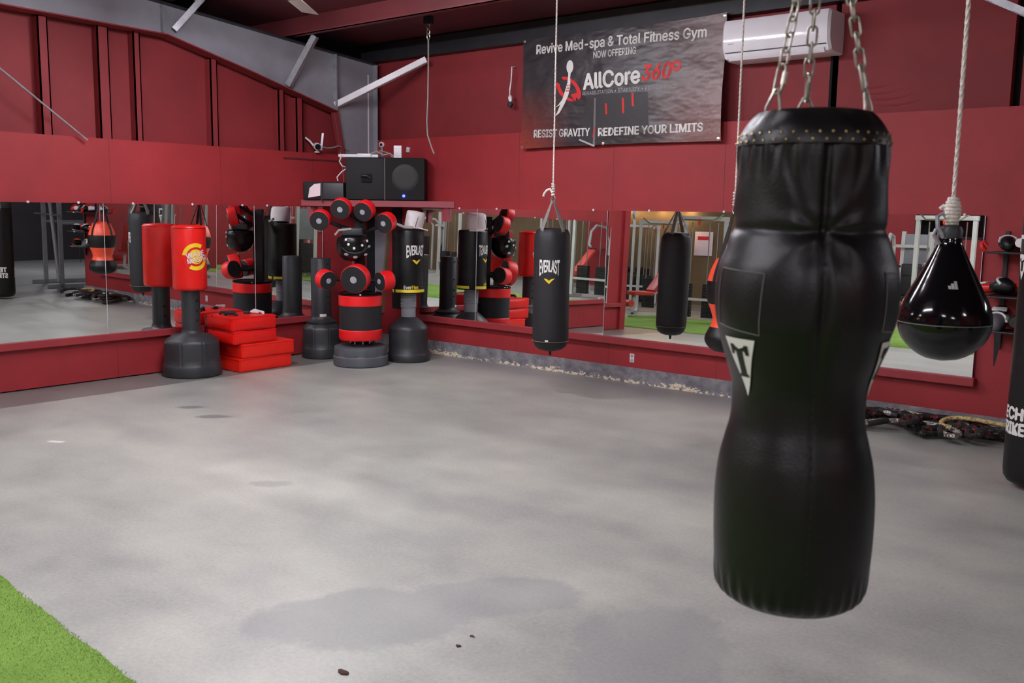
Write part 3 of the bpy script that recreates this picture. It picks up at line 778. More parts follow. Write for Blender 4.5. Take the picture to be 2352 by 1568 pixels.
MB().box(-SW / 2, SW / 2, 0.02, SD, 0, SH, 0.012).build('cabinet', 'speaker_black', sp)
MB().box(0.0, SW / 2 - 0.005, 0.004, 0.022, 0.01, SH - 0.01, 0.004).build('grille', 'grille', sp)
MB().box(-SW / 2 + 0.005, -0.006, 0.006, 0.022, 0.01, SH - 0.01, 0.004).build('grille', 'speaker_black', sp)
MB().lathe([(0.155, 0), (0.15, 0.003), (0.10, 0.0015), (0.02, 0.004)], 32, mtx=Matrix.Translation((0.23, 0.004, 0.26)) @ Matrix.Rotation(PI / 2, 4, 'X')).build('cone', 'cone', sp)
MB().box(-0.005, 0.0, 0.0, 0.01, 0.005, SH - 0.005).build('seam', 'cable_grey', sp, 0)
MB().box(-0.27, -0.15, -0.012, 0.008, 0.2, 0.3, 0.01).build('handle_recess', 'black_gap', sp)
MB().tube([(-0.27, -0.01, 0.27), (-0.25, -0.03, 0.28), (-0.20, -0.035, 0.275), (-0.16, -0.012, 0.25)], 0.014, 10).build('handle', 'black_plastic', sp)
MB().sphere((0.215, -0.002, 0.055), 0.017, 12).build('power_light', 'blue_led', sp)
am = thing('amplifier', 'smaller black equipment case with a white paper on it, on the corner shelf', 'amplifier', on_shelf(0.285, -0.04), ang)
MB().box(-0.25, 0.215, 0.0, 0.17, 0.0, 0.20, 0.01).build('case', 'speaker_black', am)
MB().box(-0.025, 0.213, -0.012, 0.006, 0.005, 0.19, 0.005).build('front_panel', 'black_plastic', am)
MB().box(-0.04, -0.027, -0.014, 0.004, -0.03, 0.205).build('rail', 'steel_dark', am, 0)
pp = tag(MB().add([(-0.24, -0.016, 0.02), (-0.10, -0.02, 0.045), (-0.10, -0.004, 0.185), (-0.17, -0.005, 0.175), (-0.225, -0.006, 0.13)], [(0, 1, 2, 3, 4)]).add([(-0.24, -0.018, 0.02), (-0.10, -0.022, 0.045), (-0.10, -0.006, 0.185), (-0.17, -0.007, 0.175), (-0.225, -0.008, 0.13)], [(4, 3, 2, 1, 0)]).build('paper_sheet', 'white_paper', None, 0), 'white sheet of paper leaning on the smaller black case on the shelf', 'paper')
pp.location = on_shelf(0.335, -0.04); pp.rotation_euler = (0, 0, ang)
wb_ = thing('white_box', 'small upright white box standing on top of the loudspeaker', 'box', tuple(Vector(on_shelf(1.10, 0.12)) + Vector((0, 0, SH + 0.001))), ang)
MB().box(-0.045, 0.045, -0.04, 0.04, 0, 0.14, 0.004).build('body', 'white_plastic', wb_)
MB().box(-0.045, 0.045, -0.041, -0.039, 0.108, 0.111).build('lid_line', 'grey_print', wb_, 0)
ws = thing('power_strip', 'long white plastic strip with wires lying on top of the loudspeaker', 'power strip', tuple(Vector(on_shelf(0.74, 0.09)) + Vector((0, 0, SH + 0.001))), ang)
MB().box(-0.32, 0.14, -0.03, 0.03, 0, 0.035, 0.008).box(-0.1, 0.06, -0.05, 0.02, 0, 0.045, 0.008).build('strip', 'white_plastic', ws)
MB().tube([(0.05, -0.02, 0.04), (0.12, -0.03, 0.07), (0.2, -0.02, 0.03), (0.27, 0.0, 0.05), (0.32, 0.02, 0.01)], 0.01, 8).tube([(0.1, 0.02, 0.03), (0.16, 0.0, 0.08), (0.24, 0.03, 0.06), (0.30, 0.02, 0.01)], 0.007, 8).build('wires', 'cable_grey', ws)
MB().tube([(-0.28, -0.035, 0.02), (-0.30, -0.06, -0.05), (-0.27, -0.07, -0.10), (-0.21, -0.06, -0.12), (-0.27, -0.1, -0.17), (-0.32, -0.11, -0.23), (-0.31, -0.11, -0.27)], 0.007, 8).build('loose_wire', 'white_plastic', ws)
wd = thing('wall_camera', 'round white camera on a grey stand on top of the loudspeaker', 'camera', tuple(Vector(on_shelf(0.90, 0.22)) + Vector((0, 0, SH + 0.001))), ang)
MB().lathe([(0.03, 0), (0.03, 0.02), (0.012, 0.03), (0.012, 0.12)], 14).build('stand', 'grey_frame', wd)
MB().sphere((0, -0.01, 0.155), 0.034, 14).build('head', 'white_plastic', wd)
MB().lathe([(0.016, 0), (0.016, 0.006)], 14, mtx=Matrix.Translation((-0.004, -0.042, 0.155)) @ Matrix.Rotation(PI / 2, 4, 'X')).build('lens', 'black_gloss', wd)
wr = thing('white_plug', 'tiny white adapter fixed to the red wall above the loudspeaker', 'adapter', (0.62, 0.0, 2.40))
MB().box(-0.02, 0.02, -0.03, 0, -0.03, 0.03, 0.004, mtx=Matrix.Rotation(0.2, 4, 'Y')).build('body', 'white_plastic', wr)
MB().box(-0.008, 0.008, -0.034, -0.03, -0.015, 0.0, 0.001, mtx=Matrix.Rotation(0.2, 4, 'Y')).build('pin', 'grey_print', wr)
sc_ = thing('security_camera', 'white security camera with antenna on the ledge of the red end wall', 'camera', (0.03, -0.90, 2.335), R_(50))
MB().lathe([(0.03, 0), (0.03, 0.012), (0.012, 0.016), (0.012, 0.045)], 14).build('mount', 'white_plastic', sc_)
MB().lathe([(0.032, -0.05), (0.04, -0.03), (0.042, 0.04), (0.038, 0.06)], 20, mtx=align((0.2, -1, -0.15), (0, -0.02, 0.07))).build('body', 'white_plastic', sc_)
MB().lathe([(0.034, 0.058), (0.034, 0.066)], 20, mtx=align((0.2, -1, -0.15), (0, -0.02, 0.07))).build('lens', 'black_gloss', sc_)
MB().box(0.03, 0.055, -0.01, 0.01, 0.03, 0.23, 0.004, mtx=Matrix.Rotation(0.12, 4, 'Y')).build('antenna', 'white_plastic', sc_)
MB().tube([(-0.04, 0, 0.08), (-0.08, 0.03, 0.13), (-0.13, 0.06, 0.17)], 0.011, 8).build('antenna', 'white_plastic', sc_)
cw = tag(MB().tube([(0.03, -0.86, 2.41), (0.02, -0.74, 2.395), (0.02, -0.66, 2.405), (0.02, -0.58, 2.43), (0.02, -0.50, 2.415), (0.02, -0.42, 2.39)], 0.008, 8).build('camera_wire', 'cable_grey'), 'pale wire running along the ledge from the security camera', 'wire')

# ------------------------------------------------------------------ floor-standing bags in the corner
def facets(k, amt, z0=None, z1=None):
    """flattens a lathe into K soft facets"""
    def f(r, z, q):
        if z0 is not None and not (z0 <= z <= z1): return r
        t = ((q + PI / k) % (2 * PI / k)) - PI / k
        return r * (1 - amt + amt * math.cos(PI / k) / math.cos(t) / 1.0)
    return f
def water_base(parent, R, h1, h2, zn, rn, name='base', k=8):
    """ribbed plastic base: skirt, facetted body up to H1, shoulder cone to the neck at ZN"""
    def f(r, z, q):
        if 0.125 < z < h1 + 0.03 and r > rn * 1.4:
            t = ((q + PI / k) % (2 * PI / k)) - PI / k
            e = abs(abs(t) - PI / k)
            return r * ((0.5 + 0.5 * math.cos(PI / k) / math.cos(t)) * 1.03 - 0.030 * math.exp(-(e / 0.034) ** 2))
        return r
    p = [(R * 0.9, 0.0), (R * 0.985, 0.008), (R, 0.03), (R * 0.995, 0.105), (R * 0.975, 0.118), (R * 0.95, 0.13)]
    p += [(R * (0.95 - 0.02 * t), 0.13 + (h1 - 0.13) * t) for t in (0.25, 0.5, 0.75, 1.0)]
    p += [(R * 0.915, h1 + 0.018), (R * 0.86, h1 + 0.034), (R * 0.72, h1 + 0.034 + (zn - h1 - 0.034) * 0.33), ((R * 0.5 + rn * 0.5), h1 + 0.034 + (zn - h1 - 0.034) * 0.66), (rn * 1.22, zn - 0.008), (rn * 1.04, zn + 0.006), (rn, zn + 0.03)]
    return MB().lathe(p, 288, fun=f).build(name, 'black_plastic', parent, 50)

wm = thing('freestanding_punching_bag', 'red vinyl freestanding punching bag with a round yellow logo on a black base', 'punching bag', (0.315, -2.755, 0.0), face_cam(0.315, -2.755))
water_base(wm, 0.29, 0.335, 0.1, 0.435, 0.095)
post = MB().lathe([(0.09, 0.42), (0.09, 0.89)], 40).build('post', 'black_plastic', wm)
for z, q in ((0.56, -50), (0.66, -50), (0.56, 130), (0.66, 130), (0.76, -50)):
    MB().lathe([(0.014, 0), (0.014, 0.004)], 12, mtx=Matrix.Rotation(R_(q + 90), 4, 'Z') @ Matrix.Translation((0, -0.0885, z)) @ Matrix.Rotation(PI / 2, 4, 'X')).build('height_hole', 'black_gap', post)
RC = 0.167
MB().lathe([(0.10, 0.865), (RC - 0.02, 0.867), (RC - 0.004, 0.876), (RC, 0.90), (RC, 1.18), (RC, 1.47), (RC - 0.004, 1.496), (RC - 0.02, 1.51), (0.08, 1.516)], 64).build('cushion', 'red_vinyl', wm, 60)
MB().tube([((RC + 0.001) * math.cos(q), (RC + 0.001) * math.sin(q), 1.488) for q in [2 * PI * i / 64 for i in range(64)]], 0.004, 6, True).build('top_seam', 'red_vinyl', wm)
lq = R_(-90 + 23); z0 = 1.205
lg = wrap(*ring2d(0.095, 0.134, R_(58), R_(172), 24), RC, lq, z0, 0.002).build('logo', 'yellow_print', wm, 0)
wrap(*ring2d(0.095, 0.134, R_(238), R_(352), 24), RC, lq, z0, 0.002).build('logo_arc', 'yellow_print', lg, 0)
wrap(*ring2d(0.074, 0.079, 0, 2 * PI, 40), RC, lq, z0, 0.0022).build('logo_ring', 'maroon_print', lg, 0)
wrap(*ring2d(0.139, 0.1425, R_(195), R_(255), 12), RC, lq, z0, 0.0022).build('logo_ring', 'maroon_print', lg, 0)
dv = []; df = []
for i in range(9):
    for j in range(40): dv.append((0.0005 * (i == 0) + 0.00925 * i * math.cos(2 * PI * j / 40), 0.00925 * i * math.sin(2 * PI * j / 40)))
for i in range(8):
    for j in range(40): df.append((i * 40 + j, i * 40 + (j + 1) % 40, (i + 1) * 40 + (j + 1) % 40, (i + 1) * 40 + j))
wrap(dv, df, RC, lq, z0, 0.002).build('logo_disc', 'yellow_print', lg, 0)
for art, dy in ((text2d('WAVE', 0.19, 0.052, 0.02), 0.024), (text2d('MASTER', 0.225, 0.052, 0.02), -0.03)):
    v2, f2 = art
    wrap([(x + 0.02 * (dy < 0) + 0.0, y + dy) for x, y in v2], f2, RC, lq, z0, 0.0045, R_(11)).build('logo_lettering', 'pink_print', lg, 0)
    wrap([(x * 1.03 + 0.02 * (dy < 0), y * 1.16 + dy - 0.003) for x, y in v2], f2, RC, lq, z0, 0.0032, R_(11)).build('logo_lettering', 'maroon_print', lg, 0)

# red strike pads in a stack of four
def strike_pad(x0, x1, y0, y1, z0, z1, m, label, tilt=0.0, soft=0.012, text=False):
    t = thing('strike_pad', label, 'strike pad', ((x0 + x1) / 2, (y0 + y1) / 2, z0), tilt, 'red strike pads stacked by the end wall')
    w_, d, h = (x1 - x0) / 2, (y1 - y0) / 2, z1 - z0
    bm = bmesh.new(); bmesh.ops.create_cube(bm, size=1.0)
    bmesh.ops.subdivide_edges(bm, edges=bm.edges[:], cuts=9, use_grid_fill=True)
    vs = []
    for v in bm.verts:
        x, y, z = v.co
        bx_ = (1 - (2 * y) ** 2) * (1 - (2 * z) ** 2)
        X = x * 2 * w_ + (soft * bx_ if x > 0.49 else 0); Y = y * 2 * d + ((soft * (1 - (2 * x) ** 2) * (1 - (2 * z) ** 2)) * (1 if y > 0 else -1) if abs(y) > 0.49 else 0)
        Z = z * h + h / 2
        Z += 0.003 * math.sin(17 * X + 11 * Y) * (1 if z > 0.49 else 0) * (soft > 0.01)
        vs.append((X, Y, Z))
    for v, c in zip(bm.verts, vs): v.co = c
    bmesh.ops.bevel(bm, geom=[e for e in bm.edges if e.is_manifold and e.calc_face_angle(0) > 1.0], offset=0.01, segments=2, affect='EDGES')
    bm.verts.index_update()
    MB().add([v.co.copy() for v in bm.verts], [[v.index for v in f.verts] for f in bm.faces]).build('cushion', m, t, 50); bm.free()
    e = 0.002
    ring = [(w_ + e, -d - e), (w_ + e, d + e), (-w_ - e, d + e), (-w_ - e, -d - e)]
    MB().tube([(x, y, h - 0.012) for x, y in sub2d(ring, 12)], 0.004, 6, True).build('piping', m, t)
    if text:
        for cx, s in ((-0.16, 'VEN'), (0.07, 'BARNES')):
            v2, f2 = text2d(s, 0.10 if len(s) < 4 else 0.22, 0.035, 0.03)
            MB().add([(x + cx, -d - 0.0035, y + h - 0.038) for x, y in v2], f2).build('lettering', 'white_print', t, 0)
        for cx in (-0.205, -0.095): MB().box(cx - 0.007, cx + 0.007, -d - 0.006, -d - 0.001, 0.0, h - 0.002).build('strap', 'strap_black', t, 0)
    return t
strike_pad(0.06, 0.59, -2.39, -1.73, 0.001, 0.145, 'red_orange_vinyl', 'lowest red strike pad of the stack, lying on the concrete floor', 0.02, 0.004)
strike_pad(0.07, 0.60, -2.36, -1.70, 0.147, 0.292, 'red_orange_vinyl', 'second red strike pad from the floor, wider than the two above it', 0.0, 0.004)
strike_pad(0.085, 0.58, -2.45, -1.91, 0.295, 0.43, 'red_vinyl', 'third red strike pad from the floor, directly under the topmost one', 0.015, 0.013, True)
top_pad = strike_pad(0.08, 0.575, -2.46, -1.91, 0.435, 0.575, 'red_vinyl', 'topmost red strike pad of the stack with black handles on it', 0.0, 0.015, True)
MB().tube([(-0.02, -0.17, 0.142), (-0.01, -0.165, 0.165), (0.1, -0.13, 0.168), (0.12, -0.125, 0.142)], 0.017, 10).build('handle', 'strap_black', top_pad)
MB().tube([(-0.12, -0.17, 0.142), (-0.11, -0.165, 0.165), (-0.02, -0.08, 0.17), (-0.0, -0.06, 0.142)], 0.015, 10).build('handle', 'strap_black', top_pad)
MB().box(-0.02, 0.03, 0.05, 0.11, 0.141, 0.17, 0.008).build('buckle', 'black_plastic', top_pad)
hw_ = tag(MB().tube([(0.30, -2.02, 0.598), (0.36, -1.98, 0.60), (0.41, -2.02, 0.592), (0.36, -2.07, 0.60), (0.31, -2.0, 0.607), (0.42, -1.96, 0.588), (0.47, -2.0, 0.588)], 0.014, 8).build('hand_wrap', 'white_cloth'), 'crumpled whitish hand wrap lying on the topmost red pad', 'hand wrap')

# bare black pole on a base
bp_ = thing('bag_stand', 'bare black bag stand with a small white sticker, beside the padded boxing dummy', 'bag stand', (0.30, -1.085, 0.0), face_cam(0.30, -1.085))
water_base(bp_, 0.228, 0.325, 0.1, 0.445, 0.115)
MB().lathe([(0.113, 0.43), (0.113, 1.12), (0.106, 1.135), (0.03, 1.137)], 40).build('post', 'black_plastic', bp_)
wrap(*strip2d(0.075, 0.042, 4), 0.113, R_(-80), 0.485, 0.002).build('sticker', 'white_print', bp_, 0)
for z in (1.07, 0.84, 0.70, 0.62):
    MB().lathe([(0.012, 0), (0.012, 0.004)], 12, mtx=Matrix.Rotation(R_(42), 4, 'Z') @ Matrix.Translation((0, -0.112, z)) @ Matrix.Rotation(PI / 2, 4, 'X')).build('height_hole', 'black_gap', bp_)

# padded boxing dummy: grey disc base, red and black barrel, mast with round pads
td = thing('boxing_dummy', 'boxing dummy with seven round red and black pads above a red banded barrel', 'boxing dummy', (1.03, -1.13, 0.0), face_cam(1.03, -1.13))
RB = 0.30
MB().lathe([(RB * 0.95, 0), (RB, 0.012), (RB, 0.095), (RB * 0.985, 0.105), (RB * 0.96, 0.112), (RB * 0.965, 0.125), (RB * 0.965, 0.185), (RB * 0.95, 0.205), (RB * 0.9, 0.212), (0.02, 0.215)], 80,
           fun=lambda r, z, q: r * (1 - 0.035 * math.exp(-((((q + PI / 8) % (PI / 4)) - PI / 8) / 0.05) ** 2)) if 0.115 < z < 0.215 and r > 0.2 else r).build('base', 'grey_base', td, 50)
MB().lathe([(RB * 1.003, 0.098), (RB * 1.003, 0.103)], 80).build('base_rim', 'tan_edge', td)
MB().lathe([(0.13, 0.21), (0.13, 0.235), (0.09, 0.24), (0.08, 0.34)], 32).build('spring_mount', 'black_rubber', td)
for k in range(8):
    q = 2 * PI * k / 8 + 0.2; MB().tube([(0.115 * math.cos(q), 0.115 * math.sin(q), 0.235), (0.115 * math.cos(q), 0.115 * math.sin(q), 0.265)], 0.008, 8).build('bolt', 'chrome', td)
RK = 0.232
MB().lathe([(0.05, 0.30), (RK - 0.012, 0.302), (RK - 0.002, 0.31), (RK - 0.002, 0.77), (RK - 0.015, 0.785), (0.06, 0.79)], 64).build('barrel', 'black_foam', td)
MB().lathe([(RK - 0.03, 0.282), (RK - 0.006, 0.284), (RK + 0.004, 0.30), (RK + 0.004, 0.39), (RK - 0.002, 0.398)], 64).build('red_band', 'red_pad', td)
MB().lathe([(RK - 0.002, 0.655), (RK + 0.004, 0.662), (RK + 0.004, 0.762), (RK - 0.006, 0.772)], 64).build('red_band', 'red_pad', td)
MB().tube([((RK - 0.006) * math.cos(q), (RK - 0.006) * math.sin(q), 0.783) for q in [2 * PI * i / 48 for i in range(48)]], 0.012, 8, True).build('top_rim', 'black_gloss', td)
MB().box(-0.055, 0.055, 0.03, 0.14, 0.78, 1.66, 0.006).build('mast', 'black_rubber', td)
def pad(x, y, z, r, d, yaw, pitch, arm=True):
    """round striking pad whose face looks along local -y turned by YAW (to the viewer's right) and dipped by PITCH"""
    n_ = Vector((math.sin(R_(yaw)) * math.cos(R_(pitch)), -math.cos(R_(yaw)) * math.cos(R_(pitch)), math.sin(R_(pitch))))
    q = align(n_, (x, y, z))
    t = MB().lathe([(r * 0.9, -d), (r * 0.98, -d * 0.97), (r, -d * 0.85), (r, -0.012), (r * 0.985, -0.003), (r * 0.93, 0.0)], 44, mtx=q).build('pad', 'red_pad', td, 60)
    MB().lathe([(r * 0.95, -0.004), (r * 0.95, 0.002), (r * 0.92, 0.006), (0.01, 0.008)], 44, mtx=q).build('pad_face', 'black_foam', t)
    MB().lathe([(r * 0.28 if r < 0.14 else 0.038, 0.007), (r * 0.26 if r < 0.14 else 0.036, 0.011), (0.004, 0.011)], 28, mtx=q).build('badge', 'silver_badge', t)
    MB().lathe([(0.021, 0.0095), (0.021, 0.0125), (0.017, 0.0125), (0.017, 0.0095)], 28, mtx=q).build('badge_ring', 'grey_print', t)
    MB().lathe([(r * 0.95, -d - 0.006), (r * 0.95, -d + 0.004)], 40, mtx=q).build('pad_back', 'black_rubber', t)
    if arm:
        s = Vector((x, y, z)) - n_ * d; e = Vector((0, 0.06, z + (0.0 if z < 1.3 else -0.12)))
        MB().tube([s, s.lerp(e, 0.5) + Vector((0, 0, -0.01)), e], 0.022, 10).build('arm', 'black_rubber', td)
    return t
pad(-0.425, -0.16, 1.565, 0.108, 0.10, -14, -14)
pad(-0.205, -0.20, 1.688, 0.110, 0.10, -16, -16)
pad(0.03, -0.20, 1.665, 0.107, 0.11, -26, -18)
pad(0.25, -0.14, 1.545, 0.108, 0.11, -32, -14)
pad(-0.335, -0.20, 0.935, 0.105, 0.11, 34, -12)
pad(-0.07, -0.26, 0.95, 0.152, 0.13, -22, -10)
pad(0.205, -0.16, 0.925, 0.105, 0.14, -55, -6)
# black ball-shaped uppercut target with white dots
ball = MB()
def bowl(r, z, q): return r * (1 + 0.06 * abs(math.sin(q)))
ball.lathe([(0.02, -0.15), (0.09, -0.135), (0.14, -0.09), (0.165, -0.02), (0.168, 0.06), (0.162, 0.10), (0.15, 0.115), (0.02, 0.12)], 48, fun=bowl)
ub = ball.move(lambda v: Vector((v.x - 0.08, v.y * 0.9 - 0.12, v.z + 1.29))).build('uppercut_target', 'black_satin', td, 60)
for (u, z) in ((-0.145, 1.375), (-0.12, 1.325), (-0.062, 1.285), (0.022, 1.315), (0.075, 1.36)):
    yy = -0.12 - 0.9 * 0.172 * math.sqrt(max(0.05, 1 - (u + 0.08 + 0.0) ** 2 / 0.17 ** 2))
    MB().lathe([(0.0145, 0), (0.013, 0.005), (0.004, 0.007)], 16, mtx=align((u + 0.08, -0.14, 0.02), (u, yy - 0.004, z))).build('white_dot', 'white_print', ub)
for (u, z, t) in ((-0.145, 1.22, -0.6), (-0.05, 1.19, 0.0), (0.06, 1.215, 0.5), (0.095, 1.30, 0.9)):
    rr = 0.16 if z > 1.2 else 0.145
    yy = -0.12 - 0.9 * rr * math.sqrt(max(0.08, 1 - (u + 0.08) ** 2 / rr ** 2))
    MB().lathe([(0.026, 0), (0.023, 0.004), (0.006, 0.006)], 18, mtx=align((u + 0.08, -0.12, -0.06), (u, yy - 0.004, z)) @ Matrix.Scale(0.62, 4, (0, 1, 0))).build('vent_dot', 'silver_badge', ub)
MB().tube([(-0.19, -0.245, 1.29), (-0.13, -0.285, 1.245), (-0.05, -0.293, 1.232), (0.03, -0.275, 1.25), (0.085, -0.225, 1.295)], 0.005, 8).build('raised_rib', 'black_plastic', ub)
MB().box(-0.20, 0.03, -0.2, 0.0, 1.41, 1.50, 0.02).build('bracket', 'black_plastic', td)
MB().tube([(-0.26, -0.18, 1.42), (-0.22, -0.2, 1.47), (-0.09, -0.2, 1.485)], 0.013, 8).build('bracket_edge', 'cable_grey', td)
MB().tube([(-0.075, -0.15, 1.14), (-0.072, -0.15, 1.05)], 0.008, 8).build('rod', 'chrome', td)

# black bag with grey bellows neck
ef = thing('freestanding_punching_bag', 'black freestanding punching bag with grey ribbed neck and yellow band near the corner', 'punching bag', (1.19, -0.56, 0.0), face_cam(1.19, -0.56))
MB().lathe([(0.225, 0), (0.24, 0.008), (0.243, 0.03), (0.243, 0.075), (0.236, 0.088), (0.226, 0.10), (0.224, 0.20), (0.222, 0.36), (0.217, 0.385), (0.20, 0.402), (0.15, 0.45), (0.10, 0.49), (0.088, 0.50)], 80,
           fun=lambda r, z, q: r * (1 - 0.012 * (0.5 + 0.5 * math.cos(10 * q))) if 0.1 < z < 0.37 else r).build('base', 'black_plastic', ef, 50)
MB().lathe([(0.082, 0.49), (0.082, 0.60), (0.09, 0.605)], 40).build('neck', 'grey_neck', ef)
nk = [(0.088, 0.605)]
for k in range(9): nk += [(0.091, 0.612 + k * 0.016), (0.084, 0.620 + k * 0.016)]
MB().lathe(nk + [(0.086, 0.77)], 40).build('bellows', 'grey_neck', ef)
RE = 0.178
MB().lathe([(0.08, 0.765), (RE - 0.01, 0.768), (RE, 0.78), (RE, 1.05), (RE, 1.46), (RE - 0.004, 1.475), (RE - 0.02, 1.482), (0.05, 1.484)], 64).build('bag', 'black_vinyl', ef, 60)
bd = wrap(*strip2d(0.40, 0.032, 30), RE, R_(-78), 0.80, 0.003).build('yellow_band', 'yellow_pad', ef, 60)
wrap(*strip2d(0.62, 0.032, 30), RE, R_(110), 0.80, 0.003).build('yellow_band', 'yellow_pad', ef, 60)
wrap([(-0.018, 0.016), (0.018, 0.016), (0.012, -0.03), (0.004, -0.03), (0.004, 0.0), (-0.018, 0.002)], [(0, 1, 2, 3, 4, 5)], RE, R_(-90 - 68), 0.80, 0.003).build('yellow_tab', 'yellow_pad', ef, 0)
def ever_warp(W, H):
    def f(x, y):
        t = 2 * x / W; sc = 0.70 + 0.30 * t * t
        return x, y * sc + 0.02 * (1 - t * t)
    return f
def ever_logo(parent, R, q, z, W, H, sw):
    v2, f2 = text2d('EVERLAST', W, H, 0.03, 0, 0.93)
    lo = wrap(v2, f2, R, q, z, 0.0025, 0.0, ever_warp(W, H)).build('lettering', 'white_print', parent, 0)
    s = sw
    v = [(-1.0, .45), (-.62, .42), (-.30, .30), (-.12, .05), (.10, .22), (.45, .42), (1.0, .52), (.55, .12), (.22, -.25), (0, -.55), (-.3, -.3), (-.62, .0)]
    f = [(0, 1, 11), (1, 2, 11), (2, 10, 11), (2, 3, 10), (3, 9, 10), (3, 4, 9), (4, 8, 9), (4, 5, 8), (5, 7, 8), (5, 6, 7)]
    wrap([(x * s, y * s * 0.95) for x, y in v], f, R, q + 0.02, z - H * 0.74, 0.0025).build('emblem', 'yellow_print', parent, 0)
ever_logo(ef, RE, R_(-90 + 30), 1.235, 0.23, 0.15, 0.055)
v2, f2 = text2d('Ever', 0.085, 0.04, 0.02); wrap(v2, f2, RE, R_(-90 - 3), 0.842, 0.0025).build('lettering', 'white_print', ef, 0)
v2, f2 = text2d('Flex', 0.08, 0.04, 0.02); wrap(v2, f2, RE, R_(-90 + 25), 0.842, 0.0025).build('lettering', 'yellow_print', ef, 0)
for k in range(22):
    if k in (5, 9, 12): continue
    wrap(*strip2d(0.012, 0.014, 1), RE, R_(70), 1.40 - 0.026 * k, 0.0025).build('lettering', 'white_print', ef, 0)
cp = thing('white_hat', 'crumpled white cap with a brim resting on top of the black freestanding bag', 'hat', (1.22, -0.57, 1.492), face_cam(1.19, -0.56))
MB().lathe([(0.115, 0.0), (0.12, 0.03), (0.122, 0.10), (0.118, 0.17), (0.10, 0.185), (0.02, 0.19)], 28, fun=lambda r, z, q: r * (1 + 0.06 * math.sin(3 * q + 12 * z)) , mtx=Matrix.Translation((0.04, 0, 0.005)) @ Matrix.Rotation(R_(9), 4, 'Y') @ Matrix.Scale(0.86, 4, (1, 0, 0))).build('crown', 'white_cloth', cp, 60)
MB().box(0.06, 0.21, -0.10, 0.08, -0.006, 0.006, 0.005, mtx=Matrix.Translation((0, 0, 0.03)) @ Matrix.Rotation(R_(14), 4, 'Y')).build('brim', 'white_cloth', cp, 60)
MB().tube([(-0.14, -0.06, 0.045), (-0.10, -0.09, 0.03), (-0.05, -0.125, 0.012), (0.04, -0.13, 0.01)], 0.016, 8).build('strap', 'cable_grey', cp)
MB().tube([(0.11, -0.09, 0.16), (0.085, -0.115, 0.10), (0.06, -0.125, 0.01)], 0.003, 6).build('cord', 'steel_dark', cp)

# ------------------------------------------------------------------ hanging bags
def plumb_rope(x, y, z0, r, label):
    z1 = roof_z(y) - 0.205
    pts = []; n_ = 60
    t = thing('hanging_rope', label, 'rope', (x, y, z0), 0, 'white ropes hanging from the roof')
    L = z1 - z0
    b = MB()
    for s in range(3):
        q0 = 2 * PI * s / 3
        b.tube([(r * 0.5 * math.cos(q0 + 60 * L * i / 160 * 1.0), r * 0.5 * math.sin(q0 + 60 * L * i / 160), L * i / 160) for i in range(161)], r * 0.62, 6)
    b.build('strands', 'rope_white', t, 80)
    return t
def knot(t, r, tail):
    b = MB()
    for k in range(5):
        z = 0.012 + 0.022 * k
        b.tube([(r * 1.7 * math.cos(q), r * 1.7 * math.sin(q), z + 0.006 * math.sin(q + k)) for q in [2 * PI * i / 14 for i in range(14)]], r * 1.0, 6, True)
    b.build('knot', 'rope_white', t, 80)
    MB().tube(tail, r * 1.5, 8).build('tail', 'rope_white', t, 80)
    MB().tube([(0, 0, 0.02), (0.026, 0, -0.02), (0.018, 0, -0.065), (-0.008, 0, -0.068), (-0.022, 0, -0.03), (0, 0, 0.02)], 0.005, 8).build('ring', 'chrome', t)

def band_strap(parent, m, z_top, r_att, z_att, z_end, q, w_=0.036, r_top=0.012):
    """webbing from the apex down to the bag's side"""
    a = Vector((r_top * math.cos(q), r_top * math.sin(q), z_top)); b_ = Vector((r_att * math.cos(q), r_att * math.sin(q), z_att)); c = Vector(((r_att + 0.004) * math.cos(q), (r_att + 0.004) * math.sin(q), z_end))
    t = Vector((-math.sin(q), math.cos(q), 0)); o = Vector((math.cos(q), math.sin(q), 0.4)).normalized() * 0.004
    vs = []; fs = []
    pts = [(a, w_ * 0.5), (a.lerp(b_, 0.5), w_), (b_, w_), (c, w_)]
    for p, ww in pts:
        vs += [p - t * ww / 2, p + t * ww / 2, p + t * ww / 2 + o, p - t * ww / 2 + o]
    for i in range(3):
        for j in range(4): fs.append((i * 4 + j, i * 4 + (j + 1) % 4, i * 4 + 4 + (j + 1) % 4, i * 4 + 4 + j))
    fs += [(3, 2, 1, 0), (12, 13, 14, 15)]
    return MB().add(vs, fs).build('strap', m, parent, 0)

# black canvas bag on a rope
hx, hy = 3.65, -1.12
hb = thing('hanging_punching_bag', 'black canvas heavy bag on grey straps hanging from a rope, white lettering', 'punching bag', (hx, hy, 0), face_cam(hx, hy))
RH = 0.166
def hb_fun(r, z, q): return r * (1 + 0.012 * math.sin(2 * q + 4 * z) + (0.03 * math.cos(8 * q) * smoothstep(1.40, 1.56, z)))
MB().lathe([(0.012, 0.425), (0.06, 0.43), (0.11, 0.445), (0.145, 0.475), (0.160, 0.52), (RH, 0.56), (RH, 0.75), (RH, 1.0), (RH, 1.25), (RH * 0.995, 1.42), (RH * 0.96, 1.49), (RH * 0.84, 1.535), (0.10, 1.55), (0.02, 1.548)], 56, fun=hb_fun).build('body', 'black_canvas', hb, 60)
MB().tube([((RH + 0.001) * math.cos(q), (RH + 0.001) * math.sin(q), 0.525) for q in [2 * PI * i / 56 for i in range(56)]], 0.003, 6, True).build('bottom_seam', 'tan_edge', hb)
wrap(*strip2d(0.028, 0.016, 2), RH, R_(-90 - 12), 0.538, 0.003).build('size_tag', 'white_print', hb, 0)
MB().tube([(0, 0, 0.43), (0.0, 0.0, 0.405), (0.004, 0, 0.385)], [0.016, 0.012, 0.010], 10).build('bottom_loop', 'strap_black', hb)
